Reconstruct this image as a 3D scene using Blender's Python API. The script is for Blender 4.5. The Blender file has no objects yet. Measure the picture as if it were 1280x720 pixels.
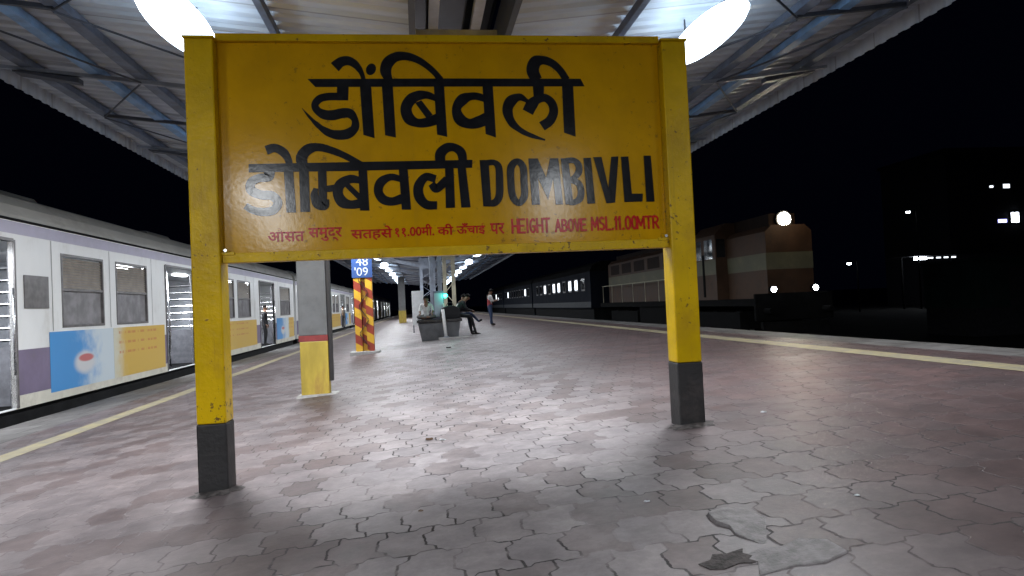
import bpy, bmesh, math, random
from mathutils import Vector, Matrix
R = math.radians
random.seed(7)
S = bpy.context.scene
COL = S.collection

# ------------------------------------------------------------------ camera, sky, exposure
def set_camera():
    yaw, pitch, roll = .1341, .0228, .0458
    f = Vector((math.sin(yaw)*math.cos(pitch), math.cos(yaw)*math.cos(pitch), math.sin(pitch)))
    r = Vector((math.cos(yaw), -math.sin(yaw), 0)); u = r.cross(f)
    r2 = r*math.cos(roll) - u*math.sin(roll); u2 = r*math.sin(roll) + u*math.cos(roll)
    cd = bpy.data.cameras.new('camera'); c = bpy.data.objects.new('camera', cd); COL.objects.link(c)
    cd.sensor_width = 36; cd.lens = 852.48/1280*36; cd.clip_start = .05; cd.clip_end = 2000
    c.matrix_world = Matrix(((r2.x,u2.x,-f.x,0),(r2.y,u2.y,-f.y,0),(r2.z,u2.z,-f.z,1.45),(0,0,0,1)))
    S.camera = c
set_camera()
W = bpy.data.worlds.new('World'); S.world = W; W.use_nodes = True
nt = W.node_tree; nt.nodes.clear()
wo = nt.nodes.new('ShaderNodeOutputWorld'); add = nt.nodes.new('ShaderNodeAddShader')
sky = nt.nodes.new('ShaderNodeTexSky'); sky.sky_type = 'NISHITA'; sky.sun_disc = False
sky.sun_elevation = R(-6); sky.sun_rotation = R(200)
b1 = nt.nodes.new('ShaderNodeBackground'); b1.inputs[1].default_value = .003
b2 = nt.nodes.new('ShaderNodeBackground'); b2.inputs[0].default_value = (.0003,.0004,.0014,1); b2.inputs[1].default_value = 1
nt.links.new(sky.outputs[0], b1.inputs[0]); nt.links.new(b1.outputs[0], add.inputs[0]); nt.links.new(b2.outputs[0], add.inputs[1]); nt.links.new(add.outputs[0], wo.inputs[0])
S.view_settings.view_transform = 'Standard'; S.view_settings.look = 'None'; S.view_settings.gamma = 1
S.view_settings.exposure = .22; S.view_settings.use_curve_mapping = False
S.render.engine = 'CYCLES'
S.cycles.use_denoising = True; S.cycles.max_bounces = 6; S.cycles.sample_clamp_indirect = 4
S.cycles.use_light_tree = True; S.cycles.caustics_reflective = False; S.cycles.caustics_refractive = False
LAMP_W = 98.0       # power of one tube lamp of the platform

# ------------------------------------------------------------------ materials
def nodes(name):
    m = bpy.data.materials.new(name); m.use_nodes = True
    return m, m.node_tree, m.node_tree.nodes['Principled BSDF']
def N(t, typ, **kw):
    n = t.nodes.new('ShaderNode'+typ)
    for k, v in kw.items():
        if k.startswith('_'): n.inputs[k[1:].replace('__',' ')].default_value = v
        elif k.startswith('i') and k[1:].isdigit(): n.inputs[int(k[1:])].default_value = v
        else: setattr(n, k, v)
    return n
def L(t, a, b): t.links.new(a, b)
def mix(t, fac, a, b, mode='MIX'):
    n = t.nodes.new('ShaderNodeMix'); n.data_type = 'RGBA'; n.blend_type = mode
    for i, v in ((0,fac),(6,a),(7,b)):
        if hasattr(v, 'is_output'): t.links.new(v, n.inputs[i])
        elif i: n.inputs[i].default_value = (*v, 1) if len(v) == 3 else v
        else: n.inputs[i].default_value = v
    return n.outputs[2]
def math_(t, op, a, b=None, c=None):
    n = t.nodes.new('ShaderNodeMath'); n.operation = op
    for i, v in enumerate((a,b,c)):
        if v is None: continue
        if hasattr(v, 'is_output'): t.links.new(v, n.inputs[i])
        else: n.inputs[i].default_value = v
    return n.outputs[0]
def ramp(t, x, a, b):
    n = t.nodes.new('ShaderNodeMapRange'); n.interpolation_type = 'SMOOTHSTEP'
    t.links.new(x, n.inputs[0]); n.inputs[1].default_value = a; n.inputs[2].default_value = b
    return n.outputs[0]
def noise(t, scale, detail=4, rough=.55, vec=None, stretch=None):
    n = N(t, 'TexNoise'); n.inputs['Scale'].default_value = scale; n.inputs['Detail'].default_value = detail; n.inputs['Roughness'].default_value = rough
    if vec is None:
        g = N(t, 'TexCoord'); vec = g.outputs['Object']
    if stretch:
        mp = N(t, 'Mapping'); mp.inputs['Scale'].default_value = stretch; L(t, vec, mp.inputs[0]); vec = mp.outputs[0]
    L(t, vec, n.inputs['Vector']); return n.outputs['Fac']
def pm(name, col, rough=.5, metal=0, var=.25, scale=6, dirt=0, dirtcol=(.06,.05,.04), bump=0, bscale=40, stretch=None, coat=0, chips=0):
    """painted or raw surface with uneven colour, blotches of dirt and a slightly rough skin"""
    m, t, p = nodes(name)
    n1 = noise(t, scale, 5, .6, stretch=stretch)
    lo = tuple(c*(1-var) for c in col); hi = tuple(min(1, c*(1+var)) for c in col)
    c = mix(t, ramp(t, n1, .3, .7), lo, hi)
    if dirt:
        n2 = noise(t, scale*.55+.7, 6, .65, stretch=stretch)
        c = mix(t, math_(t, 'MULTIPLY', ramp(t, n2, .5, .72), dirt), c, dirtcol)
    if chips:
        nc = noise(t, 21, 6, .72); nl = noise(t, 1.6, 3)
        c = mix(t, math_(t, 'MULTIPLY', ramp(t, math_(t, 'MULTIPLY_ADD', nl, .35, nc), .80, .835), chips), c, (.10,.055,.025))
        dr = noise(t, 6, 4, .6, stretch=(3,3,.12)); c = mix(t, math_(t, 'MULTIPLY', ramp(t, dr, .56, .75), chips*.35), c, (.30,.19,.03))
    L(t, c, p.inputs['Base Color']); p.inputs['Metallic'].default_value = metal
    L(t, math_(t, 'MULTIPLY_ADD', n1, .3, rough-.15), p.inputs['Roughness'])
    if coat: p.inputs['Coat Weight'].default_value = coat; p.inputs['Coat Roughness'].default_value = .08
    if bump:
        bn = N(t, 'Bump'); bn.inputs['Strength'].default_value = bump; bn.inputs['Distance'].default_value = .01
        L(t, noise(t, bscale, 4), bn.inputs['Height']); L(t, bn.outputs[0], p.inputs['Normal'])
    return m
def em(name, col, s):
    m, t, p = nodes(name)
    p.inputs['Base Color'].default_value = (.8,.8,.8,1)
    p.inputs['Emission Color'].default_value = (*col,1); p.inputs['Emission Strength'].default_value = s
    return m

M = {}
M['yellow'] = pm('yellow_enamel', chips=.5, col=(.56,.30,.0015), rough=.3, var=.10, scale=2.2, dirt=.35, dirtcol=(.45,.25,.01), bump=.045, bscale=26)
M['yellow_post'] = pm('yellow_post_enamel', chips=.9, col=(.58,.375,.002), rough=.35, var=.12, scale=3, dirt=.6, dirtcol=(.40,.24,.015), bump=.3, bscale=25)
M['black_paint'] = pm('black_base_paint', (.011,.010,.011), .6, var=.5, scale=7, dirt=.5, dirtcol=(.055,.042,.04), bump=.4, bscale=30)
M['letter'] = pm('black_letter_enamel', (.010,.011,.014), .3, var=.3, scale=9, bump=.045, bscale=26)
M['red_letter'] = pm('red_letter_enamel', (.46,.010,.010), .35, var=.25, scale=20, dirt=.2, dirtcol=(.42,.17,.03), bump=.045, bscale=26)
M['rust'] = pm('rusty_bolt', (.12,.07,.04), .6, var=.4, scale=30)
M['blue_steel'] = pm('blue_painted_steel', (.075,.16,.30), .5, var=.25, scale=3, dirt=.5, dirtcol=(.06,.08,.11))
M['sheet_steel'] = pm('weathered_grey_steel', (.20,.23,.28), .5, var=.25, scale=3, dirt=.4)
M['purlin_blue'] = pm('faded_blue_steel', (.17,.31,.52), .5, var=.25, scale=3, dirt=.5, dirtcol=(.10,.12,.16))
M['purlin_dark'] = pm('faded_dark_steel', (.11,.14,.20), .55, var=.3, scale=4, dirt=.4)
M['dark_steel'] = pm('dark_grey_steel', (.045,.055,.075), .55, var=.3, scale=4, dirt=.4)
M['pale_steel'] = pm('pale_blue_grey_steel', (.33,.37,.45), .5, var=.2, scale=3, dirt=.4, dirtcol=(.15,.15,.16))
M['cream_steel'] = pm('cream_painted_steel', (.5,.46,.34), .5, var=.2, scale=3, dirt=.4, dirtcol=(.2,.16,.1))
M['white_tray'] = pm('white_lamp_tray', (.8,.8,.8), .4, var=.04)
M['grey_col'] = pm('grey_column_paint', (.14,.145,.15), .5, var=.15, scale=3, dirt=.5, dirtcol=(.08,.08,.08))
M['col_yellow'] = pm('column_yellow_paint', (.46,.34,.05), .5, var=.2, scale=4, dirt=.8, dirtcol=(.30,.15,.05), stretch=(1,1,.3))
M['col_red'] = pm('column_red_paint', (.22,.03,.03), .5)
M['concrete'] = pm('grey_concrete', (.34,.33,.32), .75, var=.2, scale=5, dirt=.5, dirtcol=(.12,.11,.1), bump=.3)
M['planter'] = pm('planter_tiles', (.12,.125,.135), .5, var=.2, scale=4, dirt=.3)
M['black_stone'] = pm('black_granite', (.02,.02,.023), .25, var=.3, scale=12)
M['coach_white'] = pm('coach_white_paint', (.84,.845,.84), .35, var=.04, scale=1.2, dirt=.35, dirtcol=(.38,.34,.29), stretch=(1,1,.5))
M['coach_cream'] = pm('coach_cream_paint', (.70,.67,.58), .4, var=.08, scale=1.5, dirt=.4, dirtcol=(.3,.25,.2))
M['coach_roof'] = pm('coach_roof_paint', (.46,.45,.42), .5, var=.12, scale=1.5, dirt=.6, dirtcol=(.22,.2,.18), stretch=(1,.4,1))
M['purple'] = pm('coach_purple_paint', (.20,.16,.25), .4, var=.12, scale=2, dirt=.3, dirtcol=(.2,.17,.17))
M['lilac'] = pm('coach_lilac_band', (.46,.43,.56), .4, var=.08, scale=2)
M['shutter'] = pm('window_shutter', (.30,.26,.22), .45, var=.2, scale=4)
M['glass'] = pm('dusty_window_glass', (.28,.27,.28), .18, var=.2, scale=3)
M['dark_glass'] = pm('dark_window_glass', (.015,.017,.02), .1, var=.2, scale=3)
M['winframe'] = pm('grey_window_frame', (.16,.15,.15), .4, metal=.3)
M['under'] = pm('black_underframe', (.012,.012,.013), .8, var=.4, scale=3)
M['steel'] = pm('stainless_steel', (.6,.6,.62), .25, metal=1, var=.08)
M['interior'] = pm('coach_interior_panel', (.35,.36,.40), .5, var=.1)
M['panel_grey'] = pm('grey_partition', (.13,.13,.145), .4)
M['seat_dark'] = pm('coach_seat', (.06,.06,.08), .5)
M['tube'] = em('lit_tube', (.70,.85,1), 8)
M['coach_tube'] = em('coach_tube', (.9,.95,1), 22)
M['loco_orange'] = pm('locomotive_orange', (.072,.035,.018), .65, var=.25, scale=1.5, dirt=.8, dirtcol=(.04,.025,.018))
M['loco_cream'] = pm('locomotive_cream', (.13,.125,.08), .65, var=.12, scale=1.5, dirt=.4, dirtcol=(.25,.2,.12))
M['loco_black'] = pm('locomotive_black', (.006,.006,.0065), .85, var=.4, scale=3)
M['loco_roof'] = pm('locomotive_roof', (.03,.02,.017), .7, var=.3, scale=2)
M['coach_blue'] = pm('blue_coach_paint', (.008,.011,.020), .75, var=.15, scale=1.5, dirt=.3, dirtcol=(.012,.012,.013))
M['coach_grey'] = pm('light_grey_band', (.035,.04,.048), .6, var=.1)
for k_ in ('loco_black','under','loco_roof','coach_blue'): M[k_].node_tree.nodes['Principled BSDF'].inputs['Specular IOR Level'].default_value = .1
M['headlight'] = em('locomotive_headlight', (1,.90,.70), 240)
M['marker'] = em('marker_light', (.88,.93,1), 60)
M['winlit'] = em('lit_coach_window', (.86,.93,1), 1.8)
M['farlamp'] = em('distant_lamp', (.85,.92,1), 22)
M['farblue'] = em('distant_blue_sign', (.35,.35,1), 5)
M['green'] = em('green_signal', (.02,1,.62), 16)
M['wood'] = pm('dark_sleeper', (.06,.05,.045), .8)
M['rail'] = pm('rail_steel', (.12,.09,.07), .4, metal=.8)
M['gravel'] = pm('dark_ballast', (.035,.032,.03), .9, var=.6, scale=14, bump=.8, bscale=30)
M['soil'] = pm('dark_soil', (.03,.028,.026), .95, var=.5, scale=.7, bump=.5, bscale=6)
M['hut'] = pm('dull_green_sheet', (.03,.06,.055), .6, var=.2, scale=1)
M['board_white'] = pm('dull_white_board', (.42,.43,.44), .5, var=.1)
M['bldg'] = pm('dark_concrete_wall', (.05,.05,.06), .8)
M['km_blue'] = pm('kilometre_blue', (.02,.065,.22), .4, var=.1)
M['km_white'] = pm('kilometre_white', (.5,.52,.55), .4, var=.05)
M['cableduct'] = pm('black_cable_duct', (.02,.018,.02), .5)
M['skin'] = pm('brown_skin', (.20,.105,.065), .5, var=.1)
M['hair'] = pm('black_hair', (.006,.005,.005), .8)
M['hair'].node_tree.nodes['Principled BSDF'].inputs['Specular IOR Level'].default_value = .12
M['eye'] = pm('eye_dark', (.01,.01,.01), .2)
M['lip'] = pm('lips', (.14,.05,.04), .5)
for n, c in (('white_cloth',(.62,.62,.62)),('red_cloth',(.36,.035,.04)),('jeans',(.035,.06,.13)),('dark_cloth',(.010,.010,.013)),('grey_cloth',(.12,.12,.12)),('shoe',(.02,.018,.016)),('tan_cloth',(.25,.2,.15)),('navy_cloth',(.02,.03,.07)),('bag_black',(.012,.012,.014))):
    M[n] = pm(n, c, .8, var=.2, scale=9, bump=.3, bscale=18)

for k_, r_, s_ in (('yellow',.15,.2),('yellow_post',.3,.14),('letter',.15,.2),('red_letter',.2,.16)):
    p_ = M[k_].node_tree.nodes['Principled BSDF']
    for l_ in list(p_.inputs['Roughness'].links): M[k_].node_tree.links.remove(l_)
    p_.inputs['Roughness'].default_value = r_; p_.inputs['Specular IOR Level'].default_value = s_
def stripes_mat():
    m, t, p = nodes('hazard_stripes')
    g = N(t, 'TexCoord'); s = N(t, 'SeparateXYZ'); L(t, g.outputs['Object'], s.inputs[0])
    # diagonal bands falling to the right on the front
    v = math_(t, 'ADD', math_(t, 'MULTIPLY', s.outputs[2], 1), math_(t, 'MULTIPLY', math_(t,'SUBTRACT', s.outputs[0], s.outputs[1]), .62))
    fr = math_(t, 'FRACT', math_(t, 'MULTIPLY', v, 1/.52))
    red = math_(t, 'MULTIPLY', math_(t, 'GREATER_THAN', fr, .50), 1.0)
    n = noise(t, 9, 5)
    y = mix(t, n, (.62,.33,.015), (.75,.44,.03)); r = mix(t, n, (.26,.03,.012), (.36,.05,.02))
    c = mix(t, red, y, r); c = mix(t, math_(t,'MULTIPLY',ramp(t, noise(t, 5, 6, .7), .58, .72), .5), c, (.12,.06,.03))
    L(t, c, p.inputs['Base Color']); p.inputs['Roughness'].default_value = .5
    return m
M['hazard'] = stripes_mat()

def paver_mat():
    m, t, p = nodes('interlocking_pavers')
    g = N(t, 'TexCoord'); s = N(t, 'SeparateXYZ'); L(t, g.outputs['Object'], s.inputs[0])
    X, Y = s.outputs[0], s.outputs[1]
    # slow wander of the rows plus the zigzag of the interlocking edges
    w1 = math_(t, 'SUBTRACT', noise(t, .8, 2), .5); w2 = math_(t, 'SUBTRACT', noise(t, 5.5, 2), .5); w3 = math_(t, 'SUBTRACT', noise(t, 34, 3, .6), .5)
    tri = lambda q, per: math_(t, 'SUBTRACT', math_(t, 'PINGPONG', math_(t, 'MULTIPLY', q, 2/per), 1.0), .5)
    sq = lambda q, per: math_(t, 'SUBTRACT', ramp(t, math_(t, 'PINGPONG', math_(t, 'MULTIPLY', q, 2/per), 1.0), .38, .62), .5)
    x2 = math_(t, 'ADD', X, math_(t, 'ADD', math_(t, 'MULTIPLY', sq(Y, .37), .045), math_(t, 'ADD', math_(t,'MULTIPLY', w1, .12), math_(t, 'MULTIPLY_ADD', w2, .035, math_(t, 'MULTIPLY', w3, .020)))))
    y2 = math_(t, 'ADD', Y, math_(t, 'ADD', math_(t, 'MULTIPLY', sq(X, .25), .035), math_(t, 'ADD', math_(t,'MULTIPLY', w1, .12), math_(t, 'MULTIPLY_ADD', w2, .035, math_(t, 'MULTIPLY', w3, .020)))))
    cb = N(t, 'CombineXYZ'); L(t, x2, cb.inputs[0]); L(t, y2, cb.inputs[1])
    br = N(t, 'TexBrick'); L(t, cb.outputs[0], br.inputs['Vector'])
    br.offset = .5; br.inputs['Color1'].default_value = (0,0,0,1); br.inputs['Color2'].default_value = (1,1,1,1); br.inputs['Mortar'].default_value = (.5,.5,.5,1)
    br.inputs['Scale'].default_value = 1; br.inputs['Mortar Size'].default_value = .008; br.inputs['Mortar Smooth'].default_value = .5
    br.inputs['Brick Width'].default_value = .25; br.inputs['Row Height'].default_value = .37
    rnd = br.outputs['Color']; mort = br.outputs['Fac']
    big = noise(t, .35, 3); mid = noise(t, 2.2, 5, .6); fine = noise(t, 38, 5, .7); sm = noise(t, 7, 5, .65)
    # worn grey walkway along the middle, red blocks towards both sides
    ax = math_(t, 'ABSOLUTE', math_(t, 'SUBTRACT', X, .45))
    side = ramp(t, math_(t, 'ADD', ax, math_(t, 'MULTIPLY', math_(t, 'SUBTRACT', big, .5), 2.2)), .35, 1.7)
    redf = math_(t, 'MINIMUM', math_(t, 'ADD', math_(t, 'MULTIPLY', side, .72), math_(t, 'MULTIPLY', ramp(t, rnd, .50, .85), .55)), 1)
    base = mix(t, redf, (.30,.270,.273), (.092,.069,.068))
    base = mix(t, math_(t, 'MULTIPLY', ramp(t, X, 1.5, 3.3), math_(t, 'MULTIPLY_ADD', ramp(t, mid, .35, .65), .45, .5)), base, (.088,.056,.055))  # redder blocks on the right, darkened in colour for the weak lamplight there
    base = mix(t, .5, base, mix(t, rnd, (.58,.57,.60), (1.34,1.31,1.31)), 'MULTIPLY')
    base = mix(t, .8, base, mix(t, ramp(t, mid, .25, .75), (.66,.64,.65), (1.26,1.27,1.26)), 'MULTIPLY')
    base = mix(t, .8, base, mix(t, ramp(t, sm, .2, .8), (.72,.71,.72), (1.25,1.25,1.25)), 'MULTIPLY')
    base = mix(t, .5, base, mix(t, fine, (.6,.6,.6), (1.4,1.4,1.4)), 'MULTIPLY')
    # joints open along the walkway, silted up in other places
    open_ = math_(t, 'MULTIPLY', ramp(t, math_(t, 'ADD', noise(t, 1.7, 4, .6), math_(t, 'MULTIPLY', math_(t,'SUBTRACT',noise(t, 9, 2),.5), .35)), .40, .60), math_(t, 'MULTIPLY_ADD', ramp(t, X, -2.2, -.2), .85, .15))
    mf = math_(t, 'MULTIPLY', mort, math_(t, 'MULTIPLY_ADD', open_, .90, .08))
    base = mix(t, mf, base, (.045,.04,.041))
    stain = ramp(t, noise(t, .55, 6, .65), .54, .74)
    base = mix(t, math_(t, 'MULTIPLY', stain, .5), base, (.085,.068,.070))
    spit = math_(t, 'MULTIPLY', ramp(t, noise(t, 6.5, 2, .5), .70, .76), ramp(t, noise(t, .9, 2), .45, .6))
    base = mix(t, math_(t, 'MULTIPLY', spit, .55), base, (.09,.045,.04))
    grit = ramp(t, noise(t, 95, 3, .8), .62, .72); base = mix(t, math_(t, 'MULTIPLY', grit, .45), base, (.07,.06,.06))
    L(t, base, p.inputs['Base Color'])
    ro = math_(t, 'ADD', math_(t, 'MULTIPLY_ADD', mid, .36, .33), math_(t, 'MULTIPLY', mort, .25))
    L(t, ro, p.inputs['Roughness'])
    h = math_(t, 'ADD', math_(t, 'MULTIPLY', mf, -1.0), math_(t, 'ADD', math_(t, 'MULTIPLY', fine, .22), math_(t, 'ADD', math_(t, 'MULTIPLY', mid, .9), math_(t, 'MULTIPLY', rnd, .5))))
    p.inputs['Specular IOR Level'].default_value = .28
    bn = N(t, 'Bump'); bn.inputs['Strength'].default_value = .55; bn.inputs['Distance'].default_value = .012
    L(t, h, bn.inputs['Height']); L(t, bn.outputs[0], p.inputs['Normal'])
    return m
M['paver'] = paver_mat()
def coping_mat():
    m, t, p = nodes('edge_slabs')
    g = N(t, 'TexCoord'); br = N(t, 'TexBrick'); L(t, g.outputs['Object'], br.inputs['Vector'])
    br.offset = .5; br.inputs['Color1'].default_value = (.13,.123,.12,1); br.inputs['Color2'].default_value = (.18,.172,.168,1); br.inputs['Mortar'].default_value = (.07,.065,.06,1)
    br.inputs['Scale'].default_value = 1; br.inputs['Mortar Size'].default_value = .012; br.inputs['Brick Width'].default_value = .62; br.inputs['Row Height'].default_value = .9
    n = noise(t, 2.5, 6, .65); c = mix(t, .7, br.outputs['Color'], mix(t, ramp(t, n, .25, .75), (.55,.54,.54), (1.3,1.3,1.3)), 'MULTIPLY')
    L(t, c, p.inputs['Base Color']); L(t, math_(t, 'MULTIPLY_ADD', n, .3, .55), p.inputs['Roughness']); p.inputs['Specular IOR Level'].default_value = .12
    bn = N(t, 'Bump'); bn.inputs['Strength'].default_value = .4; bn.inputs['Distance'].default_value = .01
    L(t, noise(t, 25, 5), bn.inputs['Height']); L(t, bn.outputs[0], p.inputs['Normal'])
    return m
M['coping'] = coping_mat()
def line_mat():
    m, t, p = nodes('worn_yellow_line')
    n = noise(t, 4, 6, .7); n2 = noise(t, 22, 4, .7)
    f = ramp(t, math_(t, 'ADD', math_(t,'MULTIPLY',n,.7), math_(t,'MULTIPLY',n2,.3)), .36, .62)
    L(t, mix(t, f, (.37,.31,.17), (.25,.225,.17)), p.inputs['Base Color']); p.inputs['Roughness'].default_value = .6
    return m
M['line'] = line_mat()
def sheet_mat():
    m, t, p = nodes('corrugated_sheet')
    n = noise(t, .9, 6, .65, stretch=(.35,1.6,1)); n2 = noise(t, .5, 4)
    g = N(t, 'TexCoord'); s = N(t, 'SeparateXYZ'); L(t, g.outputs['Object'], s.inputs[0])
    lap = math_(t, 'LESS_THAN', math_(t, 'FRACT', math_(t, 'MULTIPLY', s.outputs[1], 1/.9)), .035)
    c = mix(t, ramp(t, n, .3, .72), (.34,.385,.44), (.50,.56,.63)); c = mix(t, ramp(t, n2, .55, .75), c, (.44,.45,.47))
    c = mix(t, math_(t, 'MULTIPLY', lap, .5), c, (.12,.11,.1))
    L(t, c, p.inputs['Base Color']); p.inputs['Roughness'].default_value = .5
    return m
M['sheet'] = sheet_mat()
def ad_mat(kind):
    """soft printed advertisement: a blue cloud with a red and white badge, or yellow with rows of orange marks"""
    m, t, p = nodes('advert_'+kind)
    g = N(t, 'TexCoord'); s = N(t, 'SeparateXYZ'); L(t, g.outputs['Generated'], s.inputs[0]); U, V = s.outputs[1], s.outputs[2]
    n = noise(t, 2.6, 4, vec=g.outputs['Object'])
    if kind == 'blue':
        c = mix(t, ramp(t, math_(t, 'ADD', U, math_(t, 'MULTIPLY', math_(t,'SUBTRACT',n,.5), .7)), .35, .8), (.07,.30,.66), (.62,.70,.76))
        d = math_(t, 'ADD', math_(t, 'POWER', math_(t, 'MULTIPLY', math_(t, 'SUBTRACT', U, .50), 2.0), 2), math_(t, 'POWER', math_(t, 'MULTIPLY', math_(t, 'SUBTRACT', V, .42), 1.6), 2))
        c = mix(t, ramp(t, d, .16, .04), c, (.66,.66,.68))
        e = math_(t, 'ADD', math_(t, 'POWER', math_(t, 'MULTIPLY', math_(t, 'SUBTRACT', U, .52), 3.2), 2), math_(t, 'POWER', math_(t, 'MULTIPLY', math_(t, 'SUBTRACT', V, .50), 5.5), 2))
        c = mix(t, ramp(t, e, .2, .08), c, (.55,.16,.16))
    else:
        c = mix(t, ramp(t, math_(t, 'ADD', U, math_(t, 'MULTIPLY', math_(t,'SUBTRACT',n,.5), .3)), .02, .22), (.66,.64,.52), (.66,.43,.08))
        rows = math_(t, 'LESS_THAN', math_(t, 'ABSOLUTE', math_(t, 'SUBTRACT', math_(t, 'FRACT', math_(t, 'MULTIPLY', V, 5)), .5)), .13)
        seg = ramp(t, noise(t, 7, 3, vec=g.outputs['Object'], stretch=(1,1,.05)), .42, .55)
        rng = math_(t, 'MULTIPLY', math_(t, 'GREATER_THAN', V, .38), math_(t, 'LESS_THAN', math_(t, 'ABSOLUTE', math_(t, 'SUBTRACT', U, .45)), .36))
        c = mix(t, math_(t, 'MULTIPLY', math_(t, 'MULTIPLY', rows, seg), math_(t, 'MULTIPLY', rng, .7)), c, (.55,.17,.05))
    L(t, c, p.inputs['Base Color']); p.inputs['Roughness'].default_value = .35
    return m
M['ad_blue'] = ad_mat('blue'); M['ad_yellow'] = ad_mat('yellow')

# ------------------------------------------------------------------ mesh building
class MB:
    def __init__(s): s.v = []; s.f = []; s.m = []; s.mi = 0
    def add(s, vs, fs):
        o = len(s.v); s.v += [tuple(a) for a in vs]; s.f += [tuple(i+o for i in f) for f in fs]; s.m += [s.mi]*len(fs); return s
    def box(s, x0, x1, y0, y1, z0, z1):
        return s.add([(x0,y0,z0),(x1,y0,z0),(x1,y1,z0),(x0,y1,z0),(x0,y0,z1),(x1,y0,z1),(x1,y1,z1),(x0,y1,z1)],
              [(0,3,2,1),(4,5,6,7),(0,1,5,4),(1,2,6,5),(2,3,7,6),(3,0,4,7)])
    def hexa(s, b, t):   # 4 bottom + 4 top points
        return s.add(list(b)+list(t), [(0,3,2,1),(4,5,6,7),(0,1,5,4),(1,2,6,5),(2,3,7,6),(3,0,4,7)])
    def bar(s, a, b, w, h, up=(0,0,1)):
        a, b = Vector(a), Vector(b); d = (b-a).normalized(); u = Vector(up)
        if abs(d.dot(u)) > .98: u = Vector((0,1,0))
        r = d.cross(u).normalized()*w/2; u2 = r.cross(d).normalized()*h/2
        return s.hexa([a-r-u2,a+r-u2,b+r-u2,b-r-u2],[a-r+u2,a+r+u2,b+r+u2,b-r+u2])
    def tube(s, a, b, r, r2=None, n=10):
        a, b = Vector(a), Vector(b); r2 = r if r2 is None else r2; d = (b-a).normalized()
        x = d.orthogonal().normalized(); y = d.cross(x)
        ring = lambda c, q: [c+(x*math.cos(k*2*math.pi/n)+y*math.sin(k*2*math.pi/n))*q for k in range(n)]
        return s.add(ring(a,r)+ring(b,r2), [tuple(range(n-1,-1,-1)), tuple(range(n,2*n))]+[(k,(k+1)%n,n+(k+1)%n,n+k) for k in range(n)])
    def ell(s, c, rx, ry, rz, n=12, m=8):
        vs = [(c[0],c[1],c[2]-rz)]
        for i in range(1, m):
            a = -math.pi/2+math.pi*i/m
            vs += [(c[0]+rx*math.cos(a)*math.cos(k*2*math.pi/n), c[1]+ry*math.cos(a)*math.sin(k*2*math.pi/n), c[2]+rz*math.sin(a)) for k in range(n)]
        vs.append((c[0],c[1],c[2]+rz)); q = len(vs)-1
        fs = [(0,1+(k+1)%n,1+k) for k in range(n)]+[(q,q-n+k,q-n+(k+1)%n) for k in range(n)]
        for i in range(m-2): fs += [(1+i*n+k,1+i*n+(k+1)%n,1+(i+1)*n+(k+1)%n,1+(i+1)*n+k) for k in range(n)]
        return s.add(vs, fs)
    def extrude(s, prof, axis, a, b, closed=True):
        """2-D profile swept straight along an axis; prof in the two other axes"""
        mk = {'y': lambda p, q: (p[0],q,p[1]), 'x': lambda p, q: (q,p[0],p[1]), 'z': lambda p, q: (p[0],p[1],q)}[axis]
        n = len(prof); vs = [mk(p,a) for p in prof]+[mk(p,b) for p in prof]
        fs = [(k,(k+1)%n,n+(k+1)%n,n+k) for k in range(n if closed else n-1)]
        if closed: fs += [tuple(range(n-1,-1,-1)), tuple(range(n,2*n))]
        return s.add(vs, fs)
    def build(s, name, mat, parent=None, smooth=False, bevel=0, loc=None):
        me = bpy.data.meshes.new(name); me.from_pydata(s.v, [], s.f)
        mats = mat if isinstance(mat, (list,tuple)) else [mat]
        for q in mats: me.materials.append(q)
        me.polygons.foreach_set('material_index', s.m)
        bm = bmesh.new(); bm.from_mesh(me); bmesh.ops.recalc_face_normals(bm, faces=bm.faces); bm.to_mesh(me); bm.free()
        if smooth: me.polygons.foreach_set('use_smooth', [True]*len(me.polygons))
        o = bpy.data.objects.new(name, me); COL.objects.link(o)
        if parent: o.parent = parent
        if loc: o.location = loc
        if bevel:
            b = o.modifiers.new('bevel','BEVEL'); b.width = bevel; b.segments = 2; b.limit_method = 'ANGLE'
        return o
def tag(o, label, cat, group=None):
    o['label'] = label; o['category'] = cat
    if group: o['group'] = group
    return o
def thing(name, label, cat, loc=(0,0,0), rz=0, group=None):
    o = bpy.data.objects.new(name, None); COL.objects.link(o); o.location = loc; o.rotation_euler = (0,0,rz); o.empty_display_size = .1
    return tag(o, label, cat, group)
def struct(name, mb, mat, **k):
    o = mb.build(name, mat, **k); o['kind'] = 'structure'; return o
def dup(root, loc=None, label=None, rz=None):
    r = root.copy(); COL.objects.link(r)
    if loc is not None: r.location = loc
    if rz is not None: r.rotation_euler = (0,0,rz)
    if label: r['label'] = label
    for ch in list(root.children):
        if ch.name.startswith('tube_light'): continue
        c = ch.copy(); COL.objects.link(c); c.parent = r
        for g in ch.children:
            d = g.copy(); COL.objects.link(d); d.parent = c
    return r
GZ = lambda x: .066*x + .28            # the platform falls gently to the left

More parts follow.
